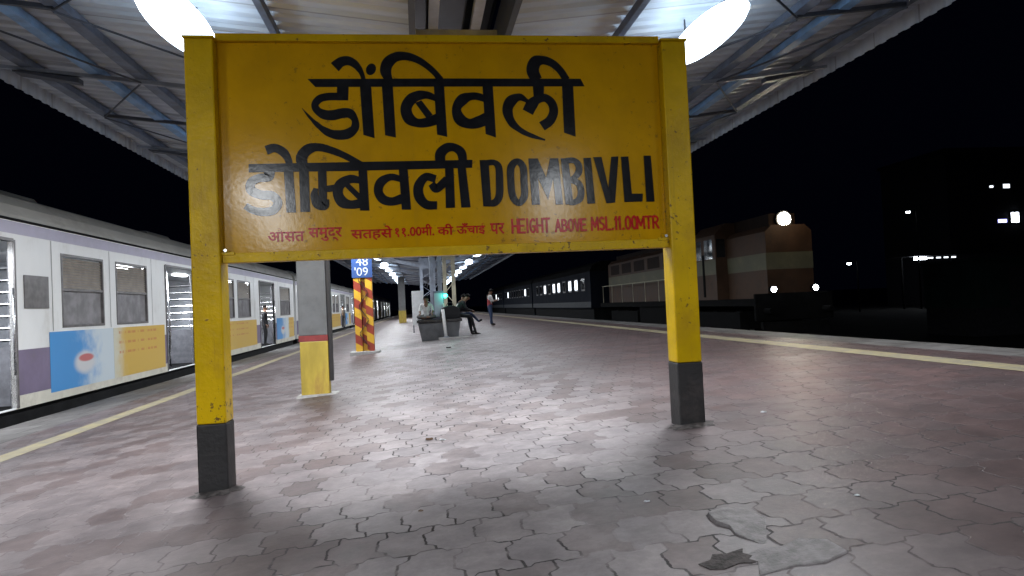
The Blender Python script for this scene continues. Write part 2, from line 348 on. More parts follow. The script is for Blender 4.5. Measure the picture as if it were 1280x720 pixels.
# ------------------------------------------------------------------ ground, platform, tracks
Y0, Y1 = -22, 150
def slope_sheet(xs, dz=0, y0=Y0, y1=Y1):
    mb = MB()
    n = 24
    vs = [(x, y0+(y1-y0)*k/n, GZ(x)+dz) for x in xs for k in range(n+1)]
    fs = [(i*(n+1)+k, (i+1)*(n+1)+k, (i+1)*(n+1)+k+1, i*(n+1)+k+1) for i in range(len(xs)-1) for k in range(n)]
    return mb.add(vs, fs)
struct('ground', MB().add([(-900,-300,-1.25),(900,-300,-1.25),(900,1500,-1.25),(-900,1500,-1.25)],[(0,1,2,3)]), M['soil'])
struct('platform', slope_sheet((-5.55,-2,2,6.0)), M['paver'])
cp = MB()
for x0, x1 in ((-6.65,-5.55),(6.0,6.45)):
    top = GZ(x0), GZ(x1)
    cp.extrude([(x0,top[0]),(x1,top[1]),(x1,top[1]-.16),(x0,top[0]-.16)], 'y', Y0, Y1)
struct('platform_edge', cp, M['coping'])
struct('platform_wall', MB().extrude([(-6.50,GZ(-6.5)-.165),(6.30,GZ(6.3)-.165),(6.30,-1.3),(-6.50,-1.3)], 'y', Y0+.02, Y1-.02), M['concrete'])
struct('platform_line', slope_sheet((-4.90,-4.60), .004), M['line'])
struct('platform_line', slope_sheet((5.32,5.58), .004), M['line'])
struct('track_bed', MB().extrude([(6.9,-1.2),(8.2,-.34),(14.6,-.34),(17,-1.2)], 'y', -40, 400), M['gravel'])
struct('track_bed', MB().extrude([(-12.5,-1.23),(-11,-1.12),(-7.2,-1.12),(-6.75,-1.23)], 'y', -40, 400), M['gravel'])
def track(xc, z, label):
    t = thing('railway_track', label, 'railway track', (xc,0,z))
    for s in (-1,1):
        MB().extrude([(s*.84-.07,0),(s*.84+.07,0),(s*.84+.02,.03),(s*.84+.036,.15),(s*.84-.036,.15),(s*.84-.02,.03)], 'y', -30, 300).build('rail', M['rail'], t)
    sl = MB()
    for k in range(300): sl.box(-1.3,1.3,-30+k*.66,-29.76+k*.66,-.12,-.002)
    o = sl.build('sleepers', M['wood'], t); o['kind'] = 'stuff'
track(11.5, -.25, 'dark railway track under the orange locomotive')
track(-8.6, -1.1, 'railway track under the white suburban train')

# ------------------------------------------------------------------ canopy
CX = .49
def canopy():
    t = thing('platform_canopy', 'pitched corrugated platform roof on blue steel purlins above the platform', 'canopy', (CX,0,0))
    ya, yb, per = -12, 92, .24
    for s in (-1,1):
        xin, xout = .49, 6.17; zi, zo = 4.45, 5.12
        zz = lambda d: zi+(zo-zi)*(d-xin)/(xout-xin)
        mb = MB(); n = int((yb-ya)/per); pts = []
        for k in range(n):
            y = ya+k*per
            pts += [(y,.0),(y+.10,.0),(y+.13,.035),(y+.21,.035)]
        vs = [(s*xin,y,zi+h) for y,h in pts]+[(s*xout,y,zo+h) for y,h in pts]; q = len(pts)
        mb.add(vs, [(k,k+1,q+k+1,q+k) for k in range(q-1)])
        mb.build('roof_sheet', M['sheet'], t)
        # hanging edge sheet
        va = MB(); vs = [(s*(xout+.005+h*.7),y,zo+.05) for y,h in pts]+[(s*(xout+.005+h*.7),y,zo-.20) for y,h in pts]
        va.add(vs, [(k,k+1,q+k+1,q+k) for k in range(q-1)]); va.build('edge_sheet', M['sheet'], t)
        for d, w, mt in ((1.95,.07,'purlin_dark'),(3.05,.05,'sheet_steel'),(4.15,.15,'purlin_dark'),(4.75,.14,'purlin_blue'),(5.62,.15,'purlin_dark')):
            z = zz(d)-.012
            MB().box(s*d-w/2,s*d+w/2,ya,yb,z-.11,z-.012).build('purlin', M[mt], t)
        MB().box(s*.46-.03,s*.46+.03,ya,yb,4.05,4.47).build('gutter_girder', M['dark_steel'], t)
        y = -8.5
        while y < 88:
            pr = lambda d, dz: (s*d, zz(d)+dz)
            r = MB(); pts_ = [pr(.5,-.125),pr(6.0,-.125),pr(6.0,-.17),pr(.5,-.20)]
            r.extrude(pts_ if s > 0 else pts_[::-1], 'y', y-.03, y+.03)
            r.build('rafter', M['sheet_steel'], t)
            bk = MB()
            bk.hexa([(s*4.95,y-.05,zz(4.95)-.27),(s*4.95,y+.09,zz(4.95)-.27),(s*5.75,y+.13,zz(5.75)-.22),(s*5.75,y-.10,zz(5.75)-.22)],
                    [(s*4.95,y-.05,zz(4.95)-.20),(s*4.95,y+.09,zz(4.95)-.20),(s*5.75,y+.13,zz(5.75)-.2),(s*5.75,y-.10,zz(5.75)-.2)])
            bk.build('eave_bracket', M['dark_steel'], t)
            b = MB()
            if y < 60:
                for d0, d1 in ((1.95,4.15),(4.15,5.62)):
                    b.tube((s*d0,y,zz(d0)-.15),(s*d1,y+2.3,zz(d1)-.15),.014,n=6); b.tube((s*d1,y+2.3,zz(d1)-.17),(s*d0,y+4.6,zz(d0)-.17),.014,n=6)
                b.bar((s*4.15,y+2.3,zz(4.15)-.13),(s*5.62,y+2.3,zz(5.62)-.13),.05,.05)
                b.build('bracing', M['dark_steel'], t)
            y += 4.6
    for k in range(40):
        yy = -9+k*2.3
        MB().bar((-.43,yy,4.30),(.43,yy,4.30),.06,.08).build('cross_tie', M['pale_steel'], t)
    for x in (-.24,.2):
        MB().box(x-.05,x+.05,-12,92,4.34,4.42).build('gutter_pipe', M['pale_steel'], t)
    MB().box(-.43,.43,-12,92,4.60,4.63).build('ridge_cover', M['dark_glass'], t)
    return t
canopy()

# ------------------------------------------------------------------ tube lamps
def make_lamp(label):
    t = thing('platform_lamp', label, 'lamp', (0,0,0), 0, 'oval lamps under the canopy')
    def oval(rx, ry, z0, z1, n=28, m=5):
        mb = MB(); vs = [(0,0,z1)]; fs = []
        for a in range(1, m+1):
            q = a/m*math.pi/2
            vs += [(rx*math.sin(q)*math.cos(k*2*math.pi/n), ry*math.sin(q)*math.sin(k*2*math.pi/n), z0+(z1-z0)*math.cos(q)) for k in range(n)]
        fs = [(0,1+k,1+(k+1)%n) for k in range(n)]
        for a in range(m-1): fs += [(1+a*n+k,1+(a+1)*n+k,1+(a+1)*n+(k+1)%n,1+a*n+(k+1)%n) for k in range(n)]
        return mb.add(vs, fs)
    oval(.10,.66,.12,.19).build('lamp_housing', M['white_tray'], t, smooth=True)
    b_ = oval(.255,.90,.0,-.11); u_ = oval(.255,.90,.0,.15); b_.add(u_.v, u_.f); b_.build('glowing_cover', M['tube'], t, smooth=True)  # oval takes the shape of the glare; upper half added to light roof
    h = MB()
    for y in (-.55,.55): h.tube((0,y,.14),(0,y,.42),.010,n=6)
    h.build('hanger', M['dark_steel'], t)
    return t
lamp0 = None
def place_lamp(x, y, label, k=1.0):
    global lamp0
    z = 4.30
    if lamp0 is None: o = lamp0 = make_lamp(label); o.location = (x,y,z)
    else: o = dup(lamp0, (x,y,z), label)
    ld = bpy.data.lights.new('tube_light','AREA'); ld.shape = 'ELLIPSE'; ld.size = .50; ld.size_y = 1.75; ld.energy = LAMP_W*k; ld.color = (.945,.975,1)
    lo = bpy.data.objects.new('tube_light', ld); COL.objects.link(lo); lo.location = (0,0,-.125); lo.parent = o
LX, RX = -2.2, 3.24
place_lamp(LX, 6.9, 'glaring long oval lamp above the left post of the yellow station sign', 3.2)
place_lamp(RX, 7.1, 'glaring long oval lamp above the right post of the yellow station sign', 2.1)
for x, yy, k in ((-5.2,.6,2.2),(6.0,-.8,1.5),(-3.5,-5.6,5.6),(3.3,-5.6,2.9),(-4.4,-11.8,7.4),(4.5,-11.8,3.8)): place_lamp(x, yy, 'unseen long oval lamp under the canopy, placed to light the near platform and sign', k)  # all out of view; first two are added fill for near floor and train
for k in range(1,14):
    y = 6.9+6.25*k
    place_lamp(LX, y, 'distant oval lamp in the lit row on the train side of the columns', 2.0)
    place_lamp(RX, y, 'distant oval lamp in the lit row on the locomotive side of the columns', .7)

# ------------------------------------------------------------------ station sign
DATA = {"g":[["hindi","p",[[-0.7787,3.224],[0.2859,3.2263],[1.3447,3.2224],[1.3744,3.1604],[0.283,3.1616],[-0.7221,3.1614]]],["hindi","p",[[-0.5606,3.174],[-0.474,3.1738],[-0.4816,3.0578],[-0.5681,3.0583]]],["hindi","r",[[-0.5222,3.0877,0.0585],[-0.5818,3.0891,0.059],[-0.6413,3.0863,0.059],[-0.6962,3.0702,0.058],[-0.7304,3.0265,0.054],[-0.7143,2.9826,0.0585],[-0.6614,2.9495,0.0746],[-0.5972,2.9459,0.0786],[-0.5272,2.9606,0.0766],[-0.4726,2.9561,0.0732],[-0.4377,2.9065,0.0524],[-0.4421,2.845,0.0625],[-0.4936,2.8026,0.0773],[-0.5635,2.7932,0.074],[-0.6371,2.8114,0.0605],[-0.709,2.8632,0.04],[-0.7705,2.928,0.022],[-0.8266,2.9997,0.005]]],["hindi","p",[[-0.391,3.1736],[-0.3057,3.1734],[-0.2951,2.7641],[-0.3793,2.7909]]],["hindi","r",[[-0.573,3.3136,0.0847],[-0.5268,3.3527,0.0752],[-0.4765,3.3641,0.0706],[-0.4303,3.3447,0.063],[-0.3957,3.3076,0.0508],[-0.3733,3.2663,0.0383],[-0.3593,3.2148,0.0325]]],["hindi","p",[[-0.2634,3.2973],[-0.2681,3.2826],[-0.2763,3.2694],[-0.2874,3.2593],[-0.3,3.2532],[-0.3127,3.252],[-0.3243,3.2557],[-0.3334,3.2639],[-0.3391,3.2757],[-0.3407,3.2898],[-0.3381,3.3048],[-0.3316,3.3189],[-0.3218,3.3308],[-0.3099,3.339],[-0.297,3.3427],[-0.2847,3.3414],[-0.2742,3.3354],[-0.2667,3.3253],[-0.2629,3.3121]]],["hindi","p",[[-0.2251,3.1732],[-0.141,3.1729],[-0.1335,2.7672],[-0.2156,2.7858]]],["hindi","r",[[-0.1708,3.2145,0.0641],[-0.1911,3.287,0.0861],[-0.1682,3.3513,0.0882],[-0.1054,3.3951,0.0738],[-0.0258,3.3995,0.0641],[0.055,3.3726,0.0564],[0.1249,3.3268,0.05],[0.1844,3.2714,0.0475],[0.2284,3.2138,0.0517]]],["hindi","p",[[0.1729,3.1721],[0.2524,3.1719],[0.2607,2.7673],[0.1821,2.786]]],["hindi","r",[[0.196,3.0623,0.0434],[0.1253,3.094,0.0573],[0.0534,3.0933,0.075],[-0.0093,3.0603,0.0861],[-0.0479,2.991,0.0861],[-0.0277,2.9151,0.0902],[0.0362,2.8792,0.0676],[0.1163,2.8846,0.0744],[0.1947,2.911,0.0827]]],["hindi","p",[[0.0233,3.0352],[0.0723,3.0557],[0.1548,2.9426],[0.1072,2.9118]]],["hindi","p",[[0.5527,3.1711],[0.6348,3.1709],[0.6413,2.7572],[0.5606,2.7866]]],["hindi","r",[[0.583,3.0497,0.042],[0.5297,3.0784,0.0588],[0.4619,3.0851,0.0604],[0.3907,3.0581,0.0882],[0.3419,2.9882,0.0708],[0.3652,2.9042,0.0924],[0.4366,2.8689,0.0777],[0.5104,2.8818,0.0917],[0.5767,2.9096,0.0945]]],["hindi","r",[[0.905,3.0426,0.032],[0.8415,3.0769,0.0587],[0.7707,3.0412,0.0889],[0.7419,2.9694,0.0825],[0.7696,2.8782,0.0656],[0.8367,2.8139,0.0444],[0.9179,2.7716,0.037],[1.0318,2.733,0.0151]]],["hindi","p",[[0.9527,3.1701],[1.044,3.1698],[1.0372,3.0717],[0.9556,3.0721]]],["hindi","r",[[0.9031,2.9554,0.091],[0.938,3.0158,0.0939],[0.9872,3.0591,0.0704],[1.05,3.0684,0.064],[1.0997,3.0254,0.0704],[1.1114,2.9559,0.0731],[1.0779,2.8869,0.0752],[1.0112,2.8417,0.0774]]],["hindi","p",[[1.1888,3.1695],[1.2801,3.1692],[1.2806,2.7564],[1.1877,2.7896]]],["hindi","r",[[0.9869,3.2126,0.0914],[0.9583,3.2873,0.1024],[0.9829,3.3535,0.1003],[1.0482,3.3708,0.0688],[1.1225,3.3431,0.064],[1.1815,3.2874,0.0602],[1.2278,3.2123,0.0607]]],["marathi","p",[[-1.2287,2.5819],[-0.4406,2.584],[0.4488,2.585],[0.443,2.5227],[-0.4433,2.5157],[-1.2309,2.5193]]],["marathi","r",[[-1.0838,2.5354,0.0857],[-1.0857,2.4814,0.0629],[-1.1558,2.4756,0.0629],[-1.2155,2.4433,0.0652],[-1.2176,2.3851,0.0708],[-1.1465,2.3485,0.0686],[-1.0698,2.3408,0.0686],[-1.0283,2.2857,0.0657],[-1.0668,2.2298,0.0652],[-1.1441,2.2203,0.0629],[-1.2132,2.2367,0.0572],[-1.2634,2.27,0.0514]]],["marathi","p",[[-0.9773,2.5261],[-0.9082,2.5247],[-0.8987,2.2091],[-0.9692,2.2111]]],["marathi","r",[[-1.0994,2.6834,0.0686],[-1.0357,2.7,0.0643],[-0.9736,2.6653,0.0663],[-0.9405,2.6061,0.0523],[-0.9342,2.5472,0.0457]]],["marathi","p",[[-0.8654,2.5312],[-0.7945,2.5299],[-0.7966,2.2107],[-0.8675,2.2127]]],["marathi","r",[[-0.8323,2.5453,0.0756],[-0.8435,2.6235,0.0836],[-0.7958,2.6846,0.0793],[-0.7167,2.7012,0.061],[-0.6174,2.6745,0.0552],[-0.5184,2.6299,0.0498],[-0.3981,2.5594,0.0469]]],["marathi","p",[[-0.7273,2.5359],[-0.6644,2.5347],[-0.6686,2.2765],[-0.7314,2.2781]]],["marathi","r",[[-0.7472,2.3889,0.0349],[-0.7608,2.3304,0.0581],[-0.7374,2.2709,0.0756],[-0.6895,2.2549,0.0639],[-0.6732,2.3061,0.0436]]],["marathi","p",[[-0.678,2.405],[-0.5843,2.4177],[-0.5864,2.3645],[-0.677,2.3578]]],["marathi","p",[[-0.4268,2.5302],[-0.363,2.529],[-0.3569,2.209],[-0.4265,2.2109]]],["marathi","r",[[-0.4029,2.4375,0.0494],[-0.4892,2.4542,0.0645],[-0.5657,2.4144,0.0756],[-0.587,2.3483,0.0756],[-0.5565,2.281,0.0843],[-0.4897,2.2585,0.0645],[-0.4068,2.2683,0.0709]]],["marathi","p",[[-0.5416,2.4064],[-0.5103,2.4309],[-0.4047,2.3217],[-0.4349,2.2897]]],["marathi","p",[[-0.1228,2.5319],[-0.055,2.5306],[-0.0419,2.2079],[-0.1126,2.2098]]],["marathi","r",[[-0.1029,2.4431,0.0477],[-0.1859,2.4628,0.0532],[-0.2607,2.4255,0.0703],[-0.284,2.356,0.068],[-0.2514,2.2941,0.0709],[-0.1834,2.2744,0.0645],[-0.0987,2.2962,0.0739]]],["marathi","r",[[0.1566,2.4406,0.0596],[0.0798,2.4573,0.0626],[0.0233,2.3863,0.0745],[0.0257,2.3036,0.0781],[0.0766,2.2438,0.0691],[0.1582,2.2356,0.0631]]],["marathi","p",[[0.2324,2.5327],[0.2984,2.5315],[0.2965,2.2139],[0.2245,2.2128]]],["marathi","r",[[0.1222,2.4052,0.0571],[0.1593,2.3652,0.0636],[0.2461,2.4342,0.0666]]],["marathi","p",[[0.3285,2.5309],[0.3933,2.5297],[0.4171,2.2137],[0.3446,2.2126]]],["marathi","r",[[0.2001,2.5485,0.0757],[0.2007,2.6316,0.0811],[0.2508,2.6808,0.0727],[0.311,2.6829,0.0641],[0.3634,2.6396,0.0732],[0.3744,2.5453,0.0605]]],["english","p",[[0.5035,2.582],[0.5734,2.5807],[0.5815,2.2156],[0.5165,2.2173]]],["english","r",[[0.5539,2.5577,0.0468],[0.6156,2.5603,0.0443],[0.6508,2.5215,0.0566],[0.6532,2.4105,0.0591],[0.6457,2.3,0.0591],[0.6112,2.2467,0.0566],[0.5518,2.2384,0.0439]]],["english","r",[[0.8016,2.5656,0.0496],[0.7499,2.5221,0.0595],[0.7422,2.4086,0.0566],[0.7516,2.2912,0.0571],[0.7963,2.237,0.0492],[0.8435,2.289,0.0575],[0.8465,2.4064,0.0575],[0.8442,2.5178,0.0571],[0.8016,2.5656,0.0496]]],["english","p",[[0.8899,2.5877],[0.965,2.5864],[1.0256,2.4336],[1.0643,2.5859],[1.1312,2.5848],[1.1514,2.2167],[1.092,2.217],[1.0819,2.4262],[1.0334,2.2558],[0.9613,2.4287],[0.9665,2.2203],[0.9014,2.2195]]],["english","p",[[1.1502,2.5845],[1.211,2.5834],[1.235,2.217],[1.1715,2.2149]]],["english","r",[[1.191,2.5638,0.0454],[1.2546,2.5652,0.0454],[1.291,2.5282,0.0554],[1.2908,2.4719,0.0554],[1.2503,2.4252,0.0454],[1.2115,2.411,0.0428]]],["english","r",[[1.2279,2.4081,0.0422],[1.2838,2.3819,0.0529],[1.3025,2.3215,0.0554],[1.2906,2.2618,0.0559],[1.2485,2.2329,0.0454],[1.2002,2.2316,0.0454]]],["english","p",[[1.3346,2.5838],[1.3961,2.5853],[1.4137,2.2186],[1.3496,2.2165]]],["english","p",[[1.4155,2.5887],[1.4836,2.5901],[1.5278,2.3414],[1.5636,2.59],[1.6232,2.5916],[1.5772,2.2207],[1.506,2.2162]]],["english","p",[[1.6438,2.5887],[1.7062,2.5902],[1.7193,2.289],[1.8118,2.2868],[1.8046,2.2237],[1.6549,2.2225]]],["english","p",[[1.833,2.5944],[1.8933,2.5934],[1.9066,2.2211],[1.8371,2.2203]]]],"w":[["औसत",-1.1112,-0.8441,1.9904,0.1019],["समुद्र",-0.8149,-0.5674,1.9865,0.1028],["सतहसे",-0.5021,-0.1902,1.9821,0.1097],["११.00मी.",-0.1714,0.1275,1.9958,0.0983],["की",0.1525,0.276,2.004,0.0867],["ऊँचाई",0.3006,0.5251,1.9992,0.0933],["पर",0.5627,0.6761,1.9971,0.0876],["HEIGHT",0.7385,1.0335,2.004,0.1038],["ABOVE",1.0851,1.3285,2.0058,0.0888],["MSL.11.00",1.3775,1.7473,2.0061,0.0991],["MTR",1.754,1.9281,2.0076,0.0935]]}
def ribbon(pts):
    P = [Vector((a,b)) for a,b,w in pts]; Wd = [w for a,b,w in pts]; closed = (P[0]-P[-1]).length < 1e-4
    out = []; n = len(P)
    for i in range(n-1):
        if closed: p0, p3 = P[i-1] if i else P[n-2], P[i+2] if i+2 < n else P[1]
        else: p0, p3 = P[i-1] if i else P[0]*2-P[1], P[i+2] if i+2 < n else P[n-1]*2-P[n-2]
        for k in range(7):
            u = k/7; a = P[i]; b = P[i+1]
            q = .5*((2*a)+(b-p0)*u+(2*p0-5*a+4*b-p3)*u*u+(3*a-p0-3*b+p3)*u**3)
            uu = u*u*(3-2*u); out.append((q, Wd[i]*(1-uu)+Wd[i+1]*uu))
    out.append((P[-1], Wd[-1]))
    vs = []
    for i,(q,w) in enumerate(out):
        d = out[min(i+1,len(out)-1)][0]-out[max(i-1,0)][0]
        if closed and i in (0,len(out)-1): d = out[1][0]-out[-2][0]
        d.normalize(); nn = Vector((-d.y,d.x))*w/2; vs += [q-nn, q+nn]
    return vs, [(2*i,2*i+2,2*i+3,2*i+1) for i in range(len(out)-1)]
_O = [(.5,1),(.12,.82),(.04,.5),(.12,.18),(.5,0),(.88,.18),(.96,.5),(.88,.82),(.5,1)]
STROKES = {'H':[[(0,0),(0,1)],[(1,0),(1,1)],[(0,.5),(1,.5)]], 'E':[[(0,0),(0,1)],[(0,1),(.95,1)],[(0,.52),(.8,.52)],[(0,0),(1,0)]], 'I':[[(.5,0),(.5,1)]],
 'G':[[(.95,.82),(.6,1),(.2,.85),(.04,.5),(.2,.12),(.6,0),(.95,.2)],[(.95,.2),(.95,.45)],[(.55,.45),(.95,.45)]], 'T':[[(0,1),(1,1)],[(.5,1),(.5,0)]],
 'A':[[(0,0),(.5,1)],[(.5,1),(1,0)],[(.2,.35),(.8,.35)]], 'B':[[(.05,0),(.05,1)],[(.05,1),(.6,.98),(.85,.78),(.6,.55),(.05,.52)],[(.3,.52),(.75,.48),(.98,.25),(.7,.02),(.05,0)]],
 'O':[_O], '0':[_O], 'V':[[(0,1),(.5,0)],[(.5,0),(1,1)]], 'M':[[(0,0),(.06,1)],[(.06,1),(.5,.25)],[(.5,.25),(.94,1)],[(.94,1),(1,0)]],
 'S':[[(.92,.85),(.5,1),(.1,.8),(.25,.56),(.75,.44),(.92,.2),(.5,0),(.06,.14)]], 'L':[[(.05,1),(.05,0)],[(.05,0),(1,0)]], '.':[[(.4,.0),(.6,.06)]],
 '1':[[(.6,0),(.6,1)],[(.6,1),(.1,.78)]], 'R':[[(.05,0),(.05,1)],[(.05,1),(.65,.98),(.95,.75),(.65,.5),(.05,.48)],[(.45,.48),(1,0)]]}
def station_sign():
    t = thing('station_sign', 'large yellow station name board DOMBIVLI on two square yellow posts with black feet', 'station sign', (.3,5.3,GZ(.3)))
    ox, oy, oz = t.location
    def part(mb, name, mat, **k):
        mb.v = [(x-ox,y-oy,z-oz) for x,y,z in mb.v]; return mb.build(name, mat, t, **k)
    for x0, x1, zt in ((-1.637,-1.432,3.50),(1.997,2.203,3.50)):
        g = GZ((x0+x1)/2); zb = g+.50
        p = part(MB().box(x0,x1,5.2,5.405,zb,zt), 'post', M['yellow_post'], bevel=.012)
        base = MB().box(x0-.003,x1+.003,5.197,5.408,g-.03,zb); base.v = [(x-ox,y-oy,z-oz) for x,y,z in base.v]
        base.build('painted_foot', M['black_paint'], p, bevel=.012)
        cap = MB().box(x0-.008,x1+.008,5.19,5.413,zt,zt+.018); cap.v = [(x-ox,y-oy,z-oz) for x,y,z in cap.v]; cap.build('post_cap', M['yellow_post'], p, bevel=.004)
    part(MB().box(-1.430,1.995,5.290,5.31,1.86,3.54), 'panel', M['yellow'])
    part(MB().box(-1.430,1.995,5.248,5.345,3.50,3.555), 'top_rail', M['yellow_post'], bevel=.005)
    b = MB().box(-1.430,1.995,5.25,5.345,1.845,1.868); b.box(-1.428,1.993,5.243,5.252,1.845,1.915)
    part(b, 'bottom_rail', M['yellow_post'], bevel=.004)
    for x in (-1.40,1.965):
        c = MB().box(x-.06,x+.06,5.235,5.26,1.90,1.925); part(c, 'bracket', M['yellow_post'], bevel=.003)
        c = MB().tube((x,5.236,1.935),(x,5.215,1.935),.012,n=8); part(c, 'bolt', M['steel'])
    q = 0
    letters = {}
    for grp, kind, pts in DATA['g']:
        mb = letters.setdefault(grp, MB()); y = 5.288-q*.0001; q += 1
        if kind == 'p':
            mb.add([(a,y,b) for a,b in pts], [tuple(range(len(pts)))])
        else:
            vs, fs = ribbon(pts); mb.add([(v.x,y,v.y) for v in vs], fs)
    for grp, mb in letters.items():
        part(mb, {'hindi':'hindi_lettering','marathi':'marathi_lettering','english':'english_lettering'}[grp], M['letter'])
    dg = bpy.context.evaluated_depsgraph_get()
    for txt, x0, x1, z, h in DATA['w']:
        if ord(txt[0]) < 256:
            wd = {'I':.22,'.':.22,'1':.26,'M':.78,'L':.5}; tot = sum(wd.get(ch,.6)+.2 for ch in txt)-.2; kx = (x1-x0)/tot; cx = x0; mb = MB(); lw = .0165
            for ch in txt:
                w = wd.get(ch,.6)*kx
                for st in STROKES[ch]:
                    vs, fs = ribbon([(cx+a*w, z+b*h, lw) for a,b in st]) if len(st) > 4 else (None,None)
                    if vs is None:
                        for (a,b),(c,d) in zip(st, st[1:]):
                            p0 = Vector((cx+a*w, z+b*h)); p1 = Vector((cx+c*w, z+d*h)); q_ = (p1-p0).normalized()*lw*.42; n_ = Vector((-q_.y,q_.x)).normalized()*lw/2
                            yy = 5.2868-.00006*len(mb.f)
                            mb.add([(v.x,yy,v.y) for v in (p0-q_-n_,p1+q_-n_,p1+q_+n_,p0-q_+n_)], [(0,1,2,3)])
                    else:
                        yy = 5.2868-.00006*len(mb.f); mb.add([(v.x,yy,v.y) for v in vs], fs)
                cx += w+.2*kx
            part(mb, 'small_lettering', M['red_letter']); continue
        c = bpy.data.curves.new('text','FONT'); c.body = txt; c.size = 1; c.resolution_u = 3; c.offset = .02
        o = bpy.data.objects.new('text', c); COL.objects.link(o); bpy.context.view_layer.update()
        me = bpy.data.meshes.new_from_object(o.evaluated_get(bpy.context.evaluated_depsgraph_get()))
        bpy.data.objects.remove(o)
        xs = [v.co.x for v in me.vertices]; ys = [v.co.y for v in me.vertices]; a, b = min(xs), max(xs); lo, hi = min(ys), max(ys)
        if ord(txt[0]) >= 256: lo = min(lo, 0)
        mb = MB(); kx = (x1-x0)/(b-a); ky = h/(hi-lo)
        mb.add([(x0+(v.co.x-a)*kx, 5.2865, z+(v.co.y-lo)*ky) for v in me.vertices], [tuple(p.vertices) for p in me.polygons])
        part(mb, 'small_lettering', M['red_letter'])
station_sign()

# ------------------------------------------------------------------ columns
def pipe_column():
    x, y = -1.655, 10.9; g = GZ(x)
    t = thing('canopy_column', 'grey box column with yellow foot and red band behind the station sign', 'column', (x,y,g))
    MB().box(-.215,.215,-.1,.1,.93,4.5-g).build('shaft', M['grey_col'], t, bevel=.01)
    MB().box(-.218,.218,-.103,.103,.84,.93).build('red_band', M['col_red'], t)
    MB().box(-.205,.215,-.102,.102,-.03,.84).build('yellow_foot', M['col_yellow'], t, bevel=.01)
    MB().box(.219,.275,-.06,.04,.22,4.2).build('cable_duct', M['cableduct'], t)
    MB().hexa([(-.28,-.2,-.02),(.36,-.2,-.02),(.36,.22,-.02),(-.28,.22,-.02)],[(-.25,-.17,.025),(.33,-.17,.035),(.33,.19,.03),(-.25,.19,.02)]).build('mortar_pad', M['concrete'], t)
pipe_column()
def hazard_column():
    x, y = -1.65, 20.4; g = GZ(x)
    t = thing('lattice_column', 'lattice column with red and yellow hazard stripes and a blue kilometre plate', 'column', (x,y,g))
    for s in (-1,1):
        MB().box(s*.165-.10,s*.165+.10,-.12,.12,.05,2.23).build('chord', M['hazard'], t, bevel=.006)
        MB().box(s*.165-.098,s*.165+.098,-.118,.118,2.231,4.2).build('upper_chord', M['grey_col'], t)
    MB().box(-.064,.064,.06,.10,.05,2.23).build('web_plate', M['hazard'], t)
    for k in range(5):
        z = .22+k*.40; a = 1 if k % 2 else -1
        MB().bar((-.13*a,-.130,z),(.13*a,-.130,z+.36),.014,.075,up=(0,1,0)).build('lacing', M['cableduct'], t)
    MB().box(-.43,.43,-.22,.24,-.05,.09).build('concrete_foot', M['concrete'], t, bevel=.02)
    pl = MB().box(-.30,.29,-.145,-.125,2.235,2.86).build('kilometre_plate', M['km_blue'], t)
    for txt, z, sc, dx in (('48',2.585,.34,-.17),("'09",2.29,.33,-.23)):
        c = bpy.data.curves.new('text','FONT'); c.body = txt; c.size = sc*1.05
        o = bpy.data.objects.new('text', c); COL.objects.link(o); bpy.context.view_layer.update()
        me = bpy.data.meshes.new_from_object(o.evaluated_get(bpy.context.evaluated_depsgraph_get())); bpy.data.objects.remove(o)
        mb = MB(); mb.add([(dx+v.co.x,-.149,z+v.co.y) for v in me.vertices],[tuple(p.vertices) for p in me.polygons])
        mb.build('numerals', M['km_white'], pl)
hazard_column()
def lattice_column(x, y, mat, label, arms=True, wide=.62):
    g = GZ(x); t = thing('lattice_column', label, 'column', (x,y,g)); H = 4.3-g
    for s in (-1,1):
        MB().box(s*wide/2-.075,s*wide/2+.075,-.15,.15,0,H).build('channel', M[mat], t, bevel=.008)
    k = 0; z = .3
    while z < H-.5:
        a = 1 if k % 2 else -1
        MB().bar((-a*wide/2,-.155,z),(a*wide/2,-.155,z+.42),.03,.08,up=(0,1,0)).build('lacing', M[mat], t)
        z += .46; k += 1
    MB().box(-wide/2-.1,wide/2+.1,-.175,-.16,H-.9,H-.35).build('gusset', M[mat], t)
    if arms:
        for s in (-1,1):
            MB().bar((s*wide/2,0,H-.75),(s*3.4,0,H+.02),.12,.16).build('roof_arm', M['pale_steel'], t)
lattice_column(.60, 25.9, 'pale_steel', 'pale blue-grey lattice column rising from the dark planter', wide=.30)
lattice_column(1.22, 28.6, 'cream_steel', 'cream lattice column right behind the blue-grey one at the planter', arms=False, wide=.36)
lattice_column(.40, 34.8, 'pale_steel', 'lattice column farther back behind the pale notice wall')
lattice_column(.40, 44.0, 'pale_steel', 'farthest pale lattice column carrying the canopy arms')
def post_column():
    x, y = -1.65, 62; g = GZ(x)
    t = thing('canopy_column', 'slim distant grey column with yellow foot beneath the left lamp row', 'column', (x,y,g))
    MB().box(-.3,.3,-.15,.15,1.1,4.3-g).build('shaft', M['grey_col'], t)
    MB().box(-.33,.33,-.16,.16,-.03,1.1).build('yellow_foot', M['col_yellow'], t)
post_column()

